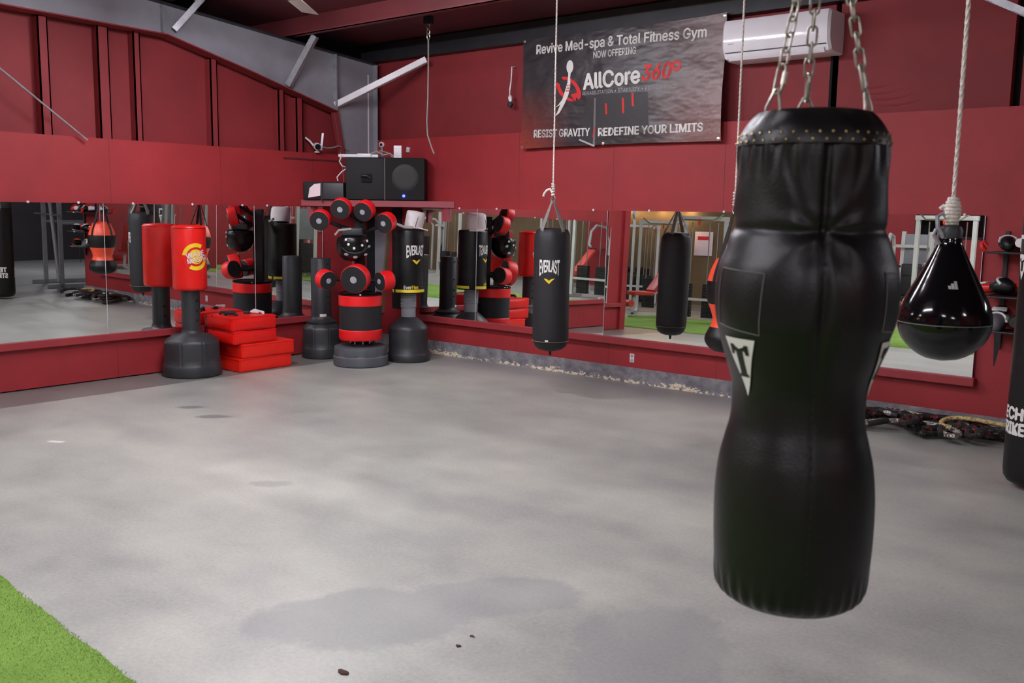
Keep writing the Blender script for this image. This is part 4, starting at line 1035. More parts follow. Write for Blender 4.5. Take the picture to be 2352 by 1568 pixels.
for q in (-130, -48, 42, 132): band_strap(hb, 'strap_grey', 1.79, RH * 0.86, 1.535, 1.41, R_(q))
MB().tube([(0.02, 0, 1.80), (0, 0.01, 1.815), (-0.02, 0, 1.80), (0, -0.01, 1.785)], 0.008, 8, True).build('top_loop', 'strap_grey', hb)
ever_logo(hb, RH, R_(-90 - 8), 1.195, 0.19, 0.155, 0.05)
r1 = plumb_rope(hx, hy, 1.84, 0.0075, 'white rope holding the black canvas heavy bag with grey straps')
knot(r1, 0.0075, [(-0.005, 0, 0.03), (-0.03, -0.01, 0.06), (-0.06, -0.015, 0.05), (-0.085, -0.02, 0.02), (-0.095, -0.02, -0.005)])
MB().tube([(0.012, 0, 2.03), (0.03, 0, 1.95), (0.03, 0, 1.80), (0.024, 0, 1.72)], 0.006, 6).build('loose_end', 'yellow_print', r1)

# orange and black uppercut bag
ox, oy = 5.31, -0.85
ob = thing('hanging_punching_bag', 'orange and black hourglass uppercut bag half hidden behind the large black body bag', 'punching bag', (ox, oy, 0), face_cam(ox, oy))
OT = [(0.555, 0.02), (0.562, 0.09), (0.59, 0.15), (0.64, 0.192), (0.69, 0.198), (0.75, 0.172), (0.80, 0.148), (0.84, 0.14), (0.90, 0.155), (0.98, 0.185), (1.05, 0.198), (1.14, 0.196), (1.22, 0.178), (1.30, 0.145), (1.345, 0.11), (1.36, 0.02)]
def oseg(z0, z1, k=10): return [(interp(OT, z0 + (z1 - z0) * i / k), z0 + (z1 - z0) * i / k) for i in range(k + 1)]
of = lambda r, z, q: r * (1 + 0.015 * abs(math.sin(4 * q)))
MB().lathe([(0.01, 0.553)] + oseg(0.556, 0.775, 14), 56, fun=of).build('ball_end', 'black_vinyl', ob, 60)
MB().lathe(oseg(0.775, 0.97), 56, fun=of).build('neck', 'orange_vinyl', ob, 60)
MB().lathe([(r + 0.001, z) for r, z in oseg(0.968, 1.155)], 56, fun=of).build('middle_band', 'black_vinyl', ob, 60)
MB().lathe(oseg(1.15, 1.355, 12) + [(0.01, 1.362)], 56, fun=of).build('top', 'orange_vinyl', ob, 60)
for q in (-135, -45, 45, 135): band_strap(ob, 'strap_black', 1.70, 0.135, 1.325, 1.17, R_(q), 0.04)
for q in (-135, -45, 45, 135):
    b = MB(); c_, s_ = math.cos(R_(q)), math.sin(R_(q))
    MB().tube([((interp(OT, z) + 0.004) * c_, (interp(OT, z) + 0.004) * s_, z) for z in [1.33 - 0.02 * i for i in range(10)]], [0.014] * 10, 6).build('strap_end', 'strap_black', ob)
r2 = plumb_rope(ox, oy, 1.765, 0.0085, 'white rope passing the white air conditioner and holding the orange and black bag')
knot(r2, 0.0085, [(0.005, 0, 0.04), (0.03, 0, 0.065), (0.055, 0, 0.06), (0.06, 0, 0.03)])

# teardrop bag
tx, ty = 7.895, -4.215
tb = thing('teardrop_bag', 'glossy black teardrop punching bag hanging on a white rope near the shelves', 'punching bag', (tx, ty, 0), face_cam(tx, ty))
TT = [(1.162, 0.01), (1.168, 0.05), (1.19, 0.095), (1.23, 0.138), (1.27, 0.159), (1.31, 0.1655), (1.35, 0.161), (1.40, 0.143), (1.46, 0.112), (1.52, 0.081), (1.57, 0.057), (1.60, 0.044), (1.635, 0.036), (1.645, 0.02)]
MB().lathe([(0.003, 1.1615)] + [(interp(TT, 1.163 + 0.482 * i / 60), 1.163 + 0.482 * i / 60) for i in range(61)], 64).build('body', 'black_gloss', tb, 60)
MB().tube([((interp(TT, 1.308) + 0.0003) * math.cos(q), (interp(TT, 1.308) + 0.0003) * math.sin(q), 1.308) for q in [2 * PI * i / 64 for i in range(64)]], 0.0016, 6, True).build('seam', 'strap_grey', tb)
MB().lathe([(0.04, 1.62), (0.042, 1.65), (0.036, 1.665), (0.02, 1.672), (0.012, 1.69)], 24).build('cap', 'black_plastic', tb)
MB().tube([(-0.02, -0.025, 1.62), (-0.045, -0.03, 1.66), (-0.05, -0.02, 1.70), (-0.03, -0.01, 1.715), (-0.01, -0.01, 1.68)], 0.008, 8).tube([(-0.035, -0.03, 1.60), (-0.058, -0.035, 1.635), (-0.05, -0.035, 1.655)], 0.007, 8).build('carabiner', 'steel_galv', tb)
Rz = lambda z, q: interp(TT, z)
def tl(poly): return wrap(poly, [tuple(range(len(poly)))], Rz, R_(-90 + 11), 1.455, 0.0015).build('logo', 'grey_print', tb, 0)
for k in range(3):
    x = -0.015 + 0.011 * k; h = 0.012 + 0.008 * k
    tl([(x - 0.002 - 0.0, -0.014), (x + 0.008, -0.014), (x + 0.008 - 0.45 * h * 0.3, -0.014 + h), (x - 0.002 - 0.45 * h * 0.3, -0.014 + h)])
r3 = plumb_rope(tx, ty, 1.68, 0.0075, 'white braided rope holding the glossy black teardrop bag')
b = MB()
for k in range(8):
    z = -0.005 + 0.013 * k; rr = 0.018 * math.sin(PI * (k + 1.2) / 9.5) + 0.006
    b.tube([(rr * math.cos(q), rr * math.sin(q), z) for q in [2 * PI * i / 16 for i in range(16)]], 0.0085, 6, True)
b.build('knot', 'rope_white', r3, 80)
MB().tube([(-0.01, -0.01, 0.055), (-0.03, -0.012, 0.06), (-0.04, -0.01, 0.05)], 0.008, 8).build('tail', 'rope_white', r3)

# tall black bag at the picture's edge
gx, gy = 7.735, -1.36
gb = thing('hanging_punching_bag', 'tall black heavy bag beside the glove shelves, with white block lettering low on it', 'punching bag', (gx, gy, 0), R_(-145 + 90))
RG = 0.19
MB().lathe([(0.02, 0.03), (0.12, 0.033), (RG - 0.025, 0.045), (RG - 0.006, 0.075), (RG, 0.12), (RG, 0.6), (RG, 1.1), (RG, 1.6), (RG, 1.79), (RG - 0.01, 1.805), (RG - 0.03, 1.81), (0.02, 1.81)], 64).build('body', 'black_vinyl', gb, 60)
MB().lathe([(RG + 0.0005, 1.50), (RG + 0.003, 1.502), (RG + 0.003, 1.80), (RG - 0.012, 1.813)], 64).build('top_collar', 'black_plastic', gb, 60)
for q in (-150, -60, 30, 120): band_strap(gb, 'strap_black', 2.42, RG - 0.02, 1.80, 1.62, R_(q), 0.04)
for q in (-150, -60, 30, 120):
    for z in (1.66, 1.72): wrap(*disc2d(0.012, 12), RG + 0.006, R_(q), z, 0.002).build('rivet', 'brass', gb, 0)
for q in (-90, 30, 150):
    wrap(*tri_rows(0.135, 0.155), RG, R_(q), 1.40, 0.002).build('emblem', 'white_print', gb, 0)
    wrap([(-0.035, 0.05), (0.035, 0.05), (0.035, 0.028), (0.013, 0.028), (0.010, -0.03), (-0.010, -0.03), (-0.013, 0.028), (-0.035, 0.028)], [tuple(range(8))], RG, R_(q), 1.405, 0.004).build('emblem_letter', 'black_vinyl', gb, 0)
    for art, z in ((text2d('TECH', 0.24, 0.085, 0.05), 0.49), (text2d('STRIKE', 0.27, 0.085, 0.05), 0.395)): wrap(*art, RG, R_(q), z, 0.002).build('lettering', 'white_print', gb, 0)
    wrap(*strip2d(0.12, 0.025, 6), RG, R_(q), 1.585, 0.004).build('collar_mark', 'white_print', gb, 0)
    wrap(*strip2d(0.02, 0.10, 2), RG, R_(q) - 0.30, 1.545, 0.004).build('collar_mark', 'white_print', gb, 0)

# ------------------------------------------------------------------ big black body-shaped bag close to the camera
dx_, dy_ = 8.070, -5.950
db = thing('body_bag', 'huge black vinyl body-shaped heavy bag hanging on three chains in front', 'punching bag', (dx_, dy_, 0), face_cam(dx_, dy_))
DT = [(0.829, 0.142), (0.845, 0.160), (0.87, 0.1695), (0.935, 0.1735), (0.995, 0.1755), (1.08, 0.1750), (1.15, 0.168), (1.195, 0.158), (1.24, 0.1475), (1.295, 0.1455), (1.335, 0.151), (1.39, 0.170), (1.437, 0.184), (1.472, 0.1935), (1.53, 0.1965), (1.582, 0.1905), (1.626, 0.176), (1.67, 0.1625), (1.70, 0.1600), (1.78, 0.1580), (1.85, 0.1565), (1.88, 0.1470), (1.905, 0.128), (1.918, 0.114)]
SEAMS = [R_(-90 + 12), R_(-90 + 132), R_(-90 + 252)]
ZN = 1.668
def adiff(a, b): return (a - b + PI) % (2 * PI) - PI
def DR(z, q):
    r = interp(DT, z); base = r
    fade = smoothstep(0.84, 0.95, z) * (1 - smoothstep(1.885, 1.91, z))
    for i, sq in enumerate(SEAMS):
        s = adiff(q, sq) * base; t = z - ZN
        if abs(s) > 0.2: continue
        up_ = smoothstep(1.30, 1.50, z)
        r -= fade * ((0.0095 * up_ + 0.0009) * math.exp(-(s / (0.0055 + 0.004 * up_)) ** 2) + 0.003 * up_ * math.exp(-(s / 0.022) ** 2))
        rho = math.hypot(s, t)
        ph = math.atan2(t, s)
        r += fade * 0.0042 * math.sin(7 * ph + 1.3 * i + 0.8 * math.sin(2 * ph)) * math.exp(-(rho / 0.11) ** 2) * smoothstep(0.004, 0.06, rho)
        r -= fade * 0.009 * math.exp(-(s / 0.06) ** 2 - (t / 0.022) ** 2)
        # long pleats falling from the collar towards the pinch
        if z > ZN:
            v = (z - ZN) / (1.85 - ZN)
            for k, (o, wd, am) in enumerate(((-0.055, 0.012, 0.006), (-0.10, 0.016, 0.007), (0.05, 0.014, 0.006), (0.095, 0.018, 0.004))):
                c = o * (0.25 + 0.75 * v)
                r -= fade * am * math.exp(-((s - c) / wd) ** 2) * smoothstep(0.0, 0.35, v) * (1 - 0.3 * v)
        if 1.38 < z < ZN:
            v = (ZN - z) / 0.25
            for (o, am) in ((-0.03, 0.005), (0.045, 0.004)):
                c = o * (0.4 + 1.4 * v)
                r -= 0.7 * am * math.exp(-((s - c) / 0.015) ** 2) * smoothstep(0.02, 0.25, v) * (1 - smoothstep(0.5, 1.0, v))
    # neck crease around the panel fronts and short gathers under the collar and at the foot
    r -= 0.004 * math.exp(-((z - ZN) / 0.010) ** 2)
    r += 0.0035 * math.sin(22 * q + 1.7 * math.sin(3 * q)) * smoothstep(1.76, 1.845, z) * (1 - smoothstep(1.85, 1.856, z))
    r += 0.0025 * math.sin(34 * q) * (1 - smoothstep(0.84, 0.93, z)) * smoothstep(0.829, 0.84, z)
    r += 0.002 * math.sin(5 * q + 9 * z) * fade
    return r
zs = [0.829 + (1.852 - 0.829) * i / 230 for i in range(231)]
mb = MB(); NQ = 220
mb.lathe([(0.02, 0.812), (0.07, 0.813), (0.11, 0.817)] + [(0.5, z) for z in zs], NQ, fun=lambda r, z, q: DR(z, q) if r > 0.4 else r).build('body', 'black_vinyl', db, 70)
cz = [1.846 + (1.918 - 1.846) * i / 30 for i in range(31)]
mb = MB().lathe([(0.6, 1.846)] + [(0.5, z) for z in cz] + [(0.104, 1.921), (0.10, 1.915), (0.02, 1.905)], NQ,
    fun=lambda r, z, q: (interp(DT, z) + (0.004 if r < 0.55 else 0.0005) + 0.002 * math.sin(13 * q + 2 * math.sin(2 * q)) * smoothstep(1.87, 1.90, z)) if r > 0.4 else r)
mb.build('collar', 'black_vinyl', db, 60)
b = MB()
for row, z in ((0, 1.868), (1, 1.853)):
    for k in range(38):
        q = 2 * PI * (k + 0.5 * row) / 38; r = interp(DT, z) + 0.0045
        b.sphere((r * math.cos(q), r * math.sin(q), z), 0.0031, 8)
b.build('rivet_trim', 'brass', db)
for i, sq in enumerate(SEAMS):
    b = MB()
    for k in range(46):
        z = 0.90 + k * 0.0205
        if z > 1.83: break
        r = DR(z, sq) + 0.0008
        b.tube([(r * math.cos(sq), r * math.sin(sq), z), (r * math.cos(sq), r * math.sin(sq), z + 0.009)], 0.0011, 5)
    b.build('seam_stitching', 'strap_black', db)
def surf_line(pts, r_, m, name, parent, lift=0.001):
    return MB().tube([((DR(z, q) + lift) * math.cos(q), (DR(z, q) + lift) * math.sin(q), z) for q, z in pts], r_, 6, True).build(name, m, parent)
for i, qc in enumerate((-90 - 47, -90 + 74, -90 + 193)):
    # stitched square patch
    pts = []
    for (q0, z0), (q1, z1) in (((-17, 1.585), (22, 1.578)), ((22, 1.578), (20, 1.448)), ((20, 1.448), (-18, 1.462)), ((-18, 1.462), (-17, 1.585))):
        for t in range(12): pts.append((R_(qc + q0 + (q1 - q0) * t / 12), z0 + (z1 - z0) * t / 12))
    surf_line(pts, 0.0011, 'dim_print', 'patch_stitching', db)
    tr = wrap(*tri_rows(0.094, 0.128, 10), DR, R_(qc + 2), 1.372, 0.003).build('emblem', 'white_print', db, 0)
    letter = [(-0.027, 0.044), (0.027, 0.044), (0.027, 0.022), (0.018, 0.022), (0.016, 0.030), (0.010, 0.031), (0.009, -0.020), (0.014, -0.022), (0.014, -0.028), (-0.014, -0.028), (-0.014, -0.022), (-0.009, -0.020), (-0.010, 0.031), (-0.016, 0.030), (-0.018, 0.022), (-0.027, 0.022)]
    wrap(letter, [tuple(range(16))], DR, R_(qc + 2), 1.378, 0.0045).build('emblem_letter', 'black_vinyl', tr, 0)
    # chain from a wide ring on the collar up to the hook
    q = R_(qc - 2); a = Vector((0.112 * math.cos(q), 0.112 * math.sin(q), 1.915)); h = Vector((0, 0, 2.46))
    o_ = Vector((math.cos(q), math.sin(q), 0)); tg = Vector((-math.sin(q), math.cos(q), 0))
    MB().tube([a - tg * 0.026 - Vector((0, 0, 0.03)), a - tg * 0.022 + Vector((0, 0, 0.012)), a - tg * 0.006 + Vector((0, 0, 0.048)) - o_ * 0.008, a + tg * 0.006 + Vector((0, 0, 0.048)) - o_ * 0.008, a + tg * 0.022 + Vector((0, 0, 0.012)), a + tg * 0.026 - Vector((0, 0, 0.03))], 0.0034, 8).build('d_ring', 'chain_steel', db)
    s0 = a + Vector((0, 0, 0.040)) - o_ * 0.008; d = h - s0; n_ = int(d.length / 0.0335); d.normalize()
    b = MB(); side0 = d.cross(o_).normalized(); side1 = d.cross(side0).normalized()
    pos = 0.0
    for k in range(n_ + 1):
        big = k == 0
        L = 0.066 if big else 0.045; wd = 0.0135 if big else 0.0098; wr_ = 0.0033 if big else 0.0027
        sd = side0 if k % 2 == (0 if i != 2 else 1) else side1
        c = s0 + d * (pos + L / 2 - 0.003); pts = []
        for j in range(20):
            t = 2 * PI * j / 20
            cx, sx = math.cos(t), math.sin(t)
            pts.append(c + sd * wd * cx + d * ((L / 2 - wd) * (1 if sx > 0 else -1) * min(1, abs(sx) * 4) + wd * sx * 0.9))
        b.tube(pts, wr_, 7, True)
        if big: b.tube([c + sd * wd - d * 0.013, c + sd * wd + d * 0.013], 0.0058, 8)
        pos += L - 0.0115
    b.build('chain', 'chain_steel', db, 60)
MB().tube([(0.0, 0, 2.44), (0.025, 0, 2.46), (0.02, 0, 2.50), (0, 0, 2.53), (-0.02, 0, 2.50), (-0.025, 0, 2.46)], 0.006, 8, True).build('hook_ring', 'chain_steel', db)
hk = thing('ceiling_hook', 'steel hanger chain dropping from the roof to the large black body bag', 'hook', (dx_, dy_, 2.53))
zt = roof_z(dy_) - 0.21 - 2.53
b = MB(); n_ = int(zt / 0.034)
for k in range(n_):
    c = Vector((0, 0, 0.02 + 0.034 * k)); sd = Vector((1, 0, 0)) if k % 2 else Vector((0, 1, 0))
    b.tube([c + sd * 0.01 * math.cos(2 * PI * j / 14) + Vector((0, 0, 0.022 * math.sin(2 * PI * j / 14))) for j in range(14)], 0.003, 6, True)
b.build('chain', 'chain_steel', hk)
MB().box(-0.05, 0.05, -0.05, 0.05, zt - 0.01, zt + 0.003).build('plate', 'steel_galv', hk, 0)

# ------------------------------------------------------------------ glove shelves on the side wall
gs = thing('glove_rack', 'black three-tier wall rack holding boxing gloves at the end of the mirrors', 'rack', (7.36, -0.002, 0.0))
for z in (0.845, 1.105, 1.435):
    MB().box(-0.275, 0.30, -0.28, 0.0, z, z + 0.012).build('shelf', 'steel_dark', gs, 0)
    MB().tube([(-0.275, -0.28, z + 0.008), (0.30, -0.28, z + 0.008)], 0.007, 8).build('front_rail', 'black_plastic', gs)
    MB().sphere((0.02 + 0.1 * (z < 1), -0.288, z + 0.008), 0.012, 10).build('end_knob', 'brass' if z < 1 else 'white_plastic', gs)
for x in (-0.2, 0.2): MB().box(x - 0.015, x + 0.015, -0.02, 0.0, 0.70, 1.6).build('upright', 'steel_dark', gs, 0)
def glove(loc, rz, m, cuff, label, sc=1.0, trim=None, tilt=0.0):
    t = thing('boxing_glove', label, 'boxing glove', loc, R_(rz), 'boxing gloves on the wall rack')
    t.scale = (sc, sc, sc); r0 = Matrix.Translation((0, 0, 0.07)) @ Matrix.Rotation(R_(tilt), 4, 'X')
    b = MB().sphere((0, 0, 0), 1.0, 20)
    def sh(v):
        y = v.y; w_ = 0.066 * (1 + 0.12 * math.sin(2 * y)); return r0 @ Vector((v.x * w_, 0.10 * y - 0.02, v.z * (0.062 - 0.010 * y) - 0.02 * smoothstep(-0.2, -1.0, y) * 1.0))
    b.move(sh); b.sphere((0.062, 0.0, 0.085), (0.028, 0.065, 0.03), 14, Matrix.Rotation(0.25, 4, 'Z'))
    b.build('mitt', m, t, 70)
    MB().lathe([(0.045, 0), (0.05, 0.01), (0.05, 0.10), (0.046, 0.115), (0.02, 0.115)], 24, mtx=r0 @ align((0, 1, 0.08), (0, 0.055, 0.0)) @ Matrix.Scale(0.8, 4, (0, 1, 0))).build('cuff', cuff, t, 60)
    if trim:
        MB().tube([r0 @ Vector((0.069 * math.cos(q), -0.055 + 0.05 * math.sin(q), 0.055 * math.sin(q) * 0.9 + 0.012)) for q in [PI * i / 12 for i in range(13)]], 0.010, 8).build('stripe', trim, t)
        MB().box(-0.05, 0.05, 0.075, 0.125, 0.035, 0.05, 0.005, mtx=r0).build('wrist_strap', trim, t)
    return t
glove((7.20, -0.18, 1.449), 20, 'black_vinyl', 'white_plastic', 'black boxing glove with white stripe on the top shelf end', 0.9, 'white_plastic')
glove((7.36, -0.14, 1.449), 160, 'glove_white', 'glove_white', 'plain white boxing glove on the top shelf of the wall rack', 0.9)
glove((7.53, -0.15, 1.449), 10, 'glove_red', 'glove_red', 'red boxing glove with red cuff on the top shelf', 0.95)
glove((7.17, -0.17, 1.119), 70, 'black_vinyl', 'glove_red', 'black boxing glove with red cuff and white stripe on the middle shelf', 1.0, 'glove_white', -12)
glove((7.36, -0.15, 1.119), 185, 'glove_red', 'black_vinyl', 'red boxing glove with black cuff on the middle shelf', 1.0)
glove((7.53, -0.14, 1.119), 0, 'glove_white', 'glove_red', 'white boxing glove with red cuff on the middle shelf', 1.0)
glove((7.17, -0.16, 0.859), 5, 'glove_grey', 'black_vinyl', 'grey boxing glove standing at the end of the bottom shelf', 1.05, 'glove_white', 20)
glove((7.35, -0.16, 0.859), 175, 'black_foam', 'black_vinyl', 'dull black boxing glove on the bottom shelf', 1.05)
glove((7.53, -0.15, 0.859), 0, 'glove_orange', 'black_vinyl', 'orange boxing glove on the bottom shelf', 1.0)
tag(MB().add([(7.185, -0.292, 0.85), (7.235, -0.292, 0.85), (7.222, -0.292, 0.70), (7.205, -0.292, 0.60), (7.198, -0.292, 0.60), (7.192, -0.292, 0.72)], [(0, 1, 2, 3, 4, 5)]).add([(7.185, -0.288, 0.85), (7.235, -0.288, 0.85), (7.222, -0.288, 0.70), (7.205, -0.288, 0.60), (7.198, -0.288, 0.60), (7.192, -0.288, 0.72)], [(5, 4, 3, 2, 1, 0)]).build('hanging_strap', 'strap_black', None, 0), 'black strap end dangling from the bottom shelf of the glove rack', 'strap')
tag(MB().tube([(7.075, -0.29, 1.46), (7.06, -0.30, 1.475), (7.05, -0.295, 1.50), (7.06, -0.285, 1.515), (7.085, -0.28, 1.49)], 0.02, 8).build('red_wrap', 'glove_red'), 'small red wrap sticking out at the end of the top shelf', 'hand wrap')

# ------------------------------------------------------------------ battle ropes heaped along the curb
def battle(seed, x0, x1, ymid, amp, loops, m, label, z0, r=0.021, grip=True):
    rnd = random.Random(seed); pts = []
    N = 90; p1, p2, p3 = (rnd.uniform(0, 6.28) for _ in range(3))
    for i in range(N):
        t = i / (N - 1)
        x = x0 + (x1 - x0) * (0.5 - 0.5 * math.cos(PI * t * 1.0)) + 0.16 * math.sin(loops * 2 * PI * t + p1)
        y = ymid + amp * math.sin(loops * 2 * PI * t + p1 + 1.35) + 0.03 * math.sin(11 * t + p2)
        y = min(-0.035, max(-0.56, y))
        z = z0 + r + 0.018 * (1 + math.sin(7 * t * loops + p3)) * (z0 > 0) + 0.012 * (1 + math.sin(5 * t + p3))
        pts.append((x, y, z))
    t_ = thing('battle_rope', label, 'battle rope', (0, 0, 0), 0, 'battle ropes heaped along the curb')
    MB().tube(pts, r, 12).build('rope', m, t_, 70)
    if grip:
        for e, nx in ((pts[0], pts[6]), (pts[-1], pts[-7])):
            d = (Vector(nx) - Vector(e)).normalized(); e = Vector(e)
            MB().tube([e - d * 0.03, e - d * 0.01, e + d * 0.12, e + d * 0.14], [r * 0.9, r * 1.2, r * 1.2, r * 1.05], 12).build('grip', 'black_rubber', t_)
    return t_
battle(11, 6.05, 7.40, -0.31, 0.17, 2.0, 'battle_black', 'long plain black battle rope at the bottom of the heap by the curb', 0.0, 0.024)
battle(12, 6.25, 7.15, -0.24, 0.15, 2.3, 'battle_red', 'thick red and black battle rope looped on the heap by the curb', 0.045, 0.023)
battle(23, 6.0, 6.75, -0.22, 0.15, 1.6, 'battle_red', 'red flecked battle rope at the end of the heap nearer the hanging orange bag', 0.035, 0.022)
battle(34, 6.98, 7.30, -0.24, 0.09, 0.7, 'battle_yellow', 'short straw coloured battle rope lying on the rope heap', 0.075, 0.018, False)
battle(47, 6.35, 7.05, -0.40, 0.09, 1.4, 'battle_white', 'dark battle rope with white flecks along the front of the heap', 0.03, 0.020)
battle(58, 6.8, 7.5, -0.36, 0.12, 1.9, 'battle_black', 'black battle rope coiled under the tall bag at the end of the heap', 0.04, 0.023)
battle(71, 6.1, 6.9, -0.34, 0.16, 1.8, 'battle_black', 'black battle rope crossing over the red ones behind the large body bag', 0.06, 0.023)
battle(83, 6.5, 7.3, -0.16, 0.09, 1.7, 'battle_white', 'dark flecked battle rope lying against the curb at the back of the heap', 0.05, 0.022)

# bits on the floor
def bit(loc, r, m, name, label, seed):
    rnd = random.Random(seed); b = MB().sphere((0, 0, 0), 1.0, 10)
    k = [rnd.uniform(0, 6) for _ in range(3)]
    b.move(lambda v: Vector((v.x * r * (1 + 0.4 * math.sin(3 * v.y + k[0])), v.y * r * 0.7 * (1 + 0.4 * math.sin(4 * v.x + k[1])), max(0, (v.z + 0.4)) * r * 0.4)))
    o = b.build(name, m); o.location = loc; return tag(o, label, 'debris')
bit((6.34, -5.84, 0), 0.022, 'debris', 'dirt_clump', 'brown dirt clump on the floor nearest the camera', 1)
bit((6.51, -5.40, 0), 0.013, 'debris', 'dirt_clump', 'small dark dirt crumb on the worn floor patch, the lower of two', 2)
bit((6.495, -5.30, 0), 0.011, 'debris', 'dirt_clump', 'smaller dark dirt crumb on the worn floor patch, the upper of two', 3)
o = MB().box(-0.06, 0.06, -0.025, 0.025, 0.0005, 0.004, 0.001).build('paper_scrap', 'white_cloth'); o.location = (2.13, -4.97, 0); o.rotation_euler = (0, 0, 0.5)
tag(o, 'flat whitish scrap on the bare floor opposite the red end wall', 'scrap')

# ------------------------------------------------------------------ gym machines behind the camera, seen in the mirrors
def bar(b, p, q, w_=0.03):
    a, c = Vector(p), Vector(q); return b.box(-w_, w_, -w_, w_, 0, (c - a).length, mtx=align(c - a, a))
def cable_machine(loc, rz, label, m='white_frame'):
    t = thing('cable_machine', label, 'gym machine', loc, rz, 'white gym machines behind the camera')
    for s in (-1, 1):
        bar(MB(), (s * 0.5, 0, 0), (s * 0.5, 0, 2.05), 0.035).build('upright', m, t, 0)
        b = MB(); bar(b, (s * 0.5, -0.4, 0.04), (s * 0.5, 0.45, 0.04), 0.03); b.sphere((s * 0.5, -0.42, 0.035), 0.03, 10); b.build('foot', m, t)
        b = MB()
        for k in range(12): b.box(s * 0.25 - 0.14, s * 0.25 + 0.14, 0.02, 0.14, 0.1 + 0.055 * k, 0.148 + 0.055 * k)
        b.build('weight_stack', 'stack_black', t, 0)
        MB().tube([(s * 0.25 - 0.08, 0.08, 0.1), (s * 0.25 - 0.08, 0.08, 1.95)], 0.012, 8).build('guide_rod', 'chrome', t)
        MB().tube([(s * 0.25 + 0.08, 0.08, 0.1), (s * 0.25 + 0.08, 0.08, 1.95)], 0.012, 8).build('guide_rod', 'chrome', t)
    bar(MB(), (-0.55, 0, 2.02), (0.55, 0, 2.02), 0.04).build('top_beam', m, t, 0)
    bar(MB(), (-0.5, 0.0, 0.45), (0.5, 0.0, 0.45), 0.025).build('cross_beam', m, t, 0)
    MB().tube([(-0.45, -0.1, 2.1), (-0.3, -0.2, 1.98), (0.3, -0.2, 1.98), (0.45, -0.1, 2.1)], 0.016, 8).build('pull_bar', 'chrome', t)
    MB().lathe([(0.07, -0.012), (0.055, 0), (0.07, 0.012)], 20, mtx=align((1, 0, 0), (0.0, -0.08, 1.95))).build('pulley', 'orange_vinyl', t)
    return t
def weight_bench(loc, rz, label):
    t = thing('weight_bench', label, 'weight bench', loc, rz, 'weight benches behind the camera')
    MB().box(-0.14, 0.14, -0.25, 0.25, 0.44, 0.52, 0.02).build('seat', 'red_bench', t)
    MB().box(-0.14, 0.14, 0.0, 0.75, -0.04, 0.04, 0.02, mtx=Matrix.Translation((0, 0.27, 0.52)) @ Matrix.Rotation(R_(50), 4, 'X')).build('backrest', 'red_bench', t)
    b = MB(); bar(b, (0, -0.55, 0.05), (0, 0.75, 0.05), 0.03); bar(b, (0, -0.2, 0.05), (0, -0.15, 0.44), 0.03); bar(b, (0, 0.7, 0.05), (0, 0.55, 0.75), 0.03); bar(b, (-0.3, 0.75, 0.03), (0.3, 0.75, 0.03), 0.03); bar(b, (-0.3, -0.55, 0.03), (0.3, -0.55, 0.03), 0.03)
    b.build('frame', 'white_frame', t, 0)
    MB().tube([(-0.28, -0.42, 0.28), (0.28, -0.42, 0.28)], 0.07, 14).build('roller_pad', 'red_bench', t)
    return t
def dip_station(loc, rz, label):
    t = thing('pull_up_station', label, 'gym machine', loc, rz)
    for s in (-1, 1):
        bar(MB(), (s * 0.45, 0, 0), (s * 0.45, 0, 2.4), 0.03).build('upright', 'white_frame', t, 0)
        bar(MB(), (s * 0.45, -0.6, 0.04), (s * 0.45, 0.5, 0.04), 0.03).build('foot', 'white_frame', t, 0)
        MB().tube([(s * 0.45, 0, 2.38), (s * 0.45, -0.35, 2.40), (s * 0.43, -0.5, 2.33), (s * 0.43, -0.5, 2.22), (s * 0.45, -0.35, 2.14), (s * 0.45, 0, 2.13)], 0.025, 10).build('grip_loop', 'white_frame', t)
    bar(MB(), (-0.45, 0, 2.38), (0.45, 0, 2.38), 0.03).build('top_beam', 'white_frame', t, 0)
    return t
def press_machine(loc, rz, label):
    t = thing('press_machine', label, 'gym machine', loc, rz, 'white press machines behind the camera')
    MB().box(-0.2, 0.2, -0.25, 0.2, 0.42, 0.5, 0.025).build('seat', 'stack_black', t)
    MB().box(-0.19, 0.19, 0.16, 0.25, 0.5, 1.15, 0.03).build('backrest', 'stack_black', t)
    for s in (-1, 1):
        MB().tube([(s * 0.4, 0.5, 0.1), (s * 0.4, 0.5, 1.5), (s * 0.4, 0.35, 1.68), (s * 0.4, -0.1, 1.72), (s * 0.4, -0.3, 1.55), (s * 0.4, -0.35, 1.2), (s * 0.3, -0.4, 1.15)], 0.035, 10).build('arm', 'white_frame', t)
        bar(MB(), (s * 0.3, -0.4, 0.04), (s * 0.4, 0.9, 0.04), 0.035).build('foot', 'white_frame', t, 0)
        MB().tube([(s * 0.32, -0.4, 1.1), (s * 0.12, -0.42, 1.1)], 0.02, 8).build('handle', 'black_rubber', t)
        bar(MB(), (s * 0.25, 0.7, 0.0), (s * 0.25, 0.7, 1.8), 0.04).build('upright', 'white_frame', t, 0)
    b = MB()
    for k in range(14): b.box(-0.18, 0.18, 0.66, 0.78, 0.1 + 0.055 * k, 0.148 + 0.055 * k)
    b.build('weight_stack', 'stack_black', t, 0)
    MB().box(-0.22, 0.22, 0.64, 0.72, 0.95, 1.75, 0.02).build('stack_cover', 'grey_frame', t)
    b = MB(); bar(b, (0, -0.3, 0.06), (0, 0.7, 0.06), 0.035); bar(b, (0, 0.1, 0.06), (0, 0.1, 0.42), 0.03); bar(b, (-0.4, 0.6, 1.5), (0.4, 0.6, 1.5), 0.03); b.build('frame', 'white_frame', t, 0)
    return t
c0 = cable_machine((-0.15, -8.55, 0.017), R_(165), 'white cable machine on the turf reflected beside the hanging bag')
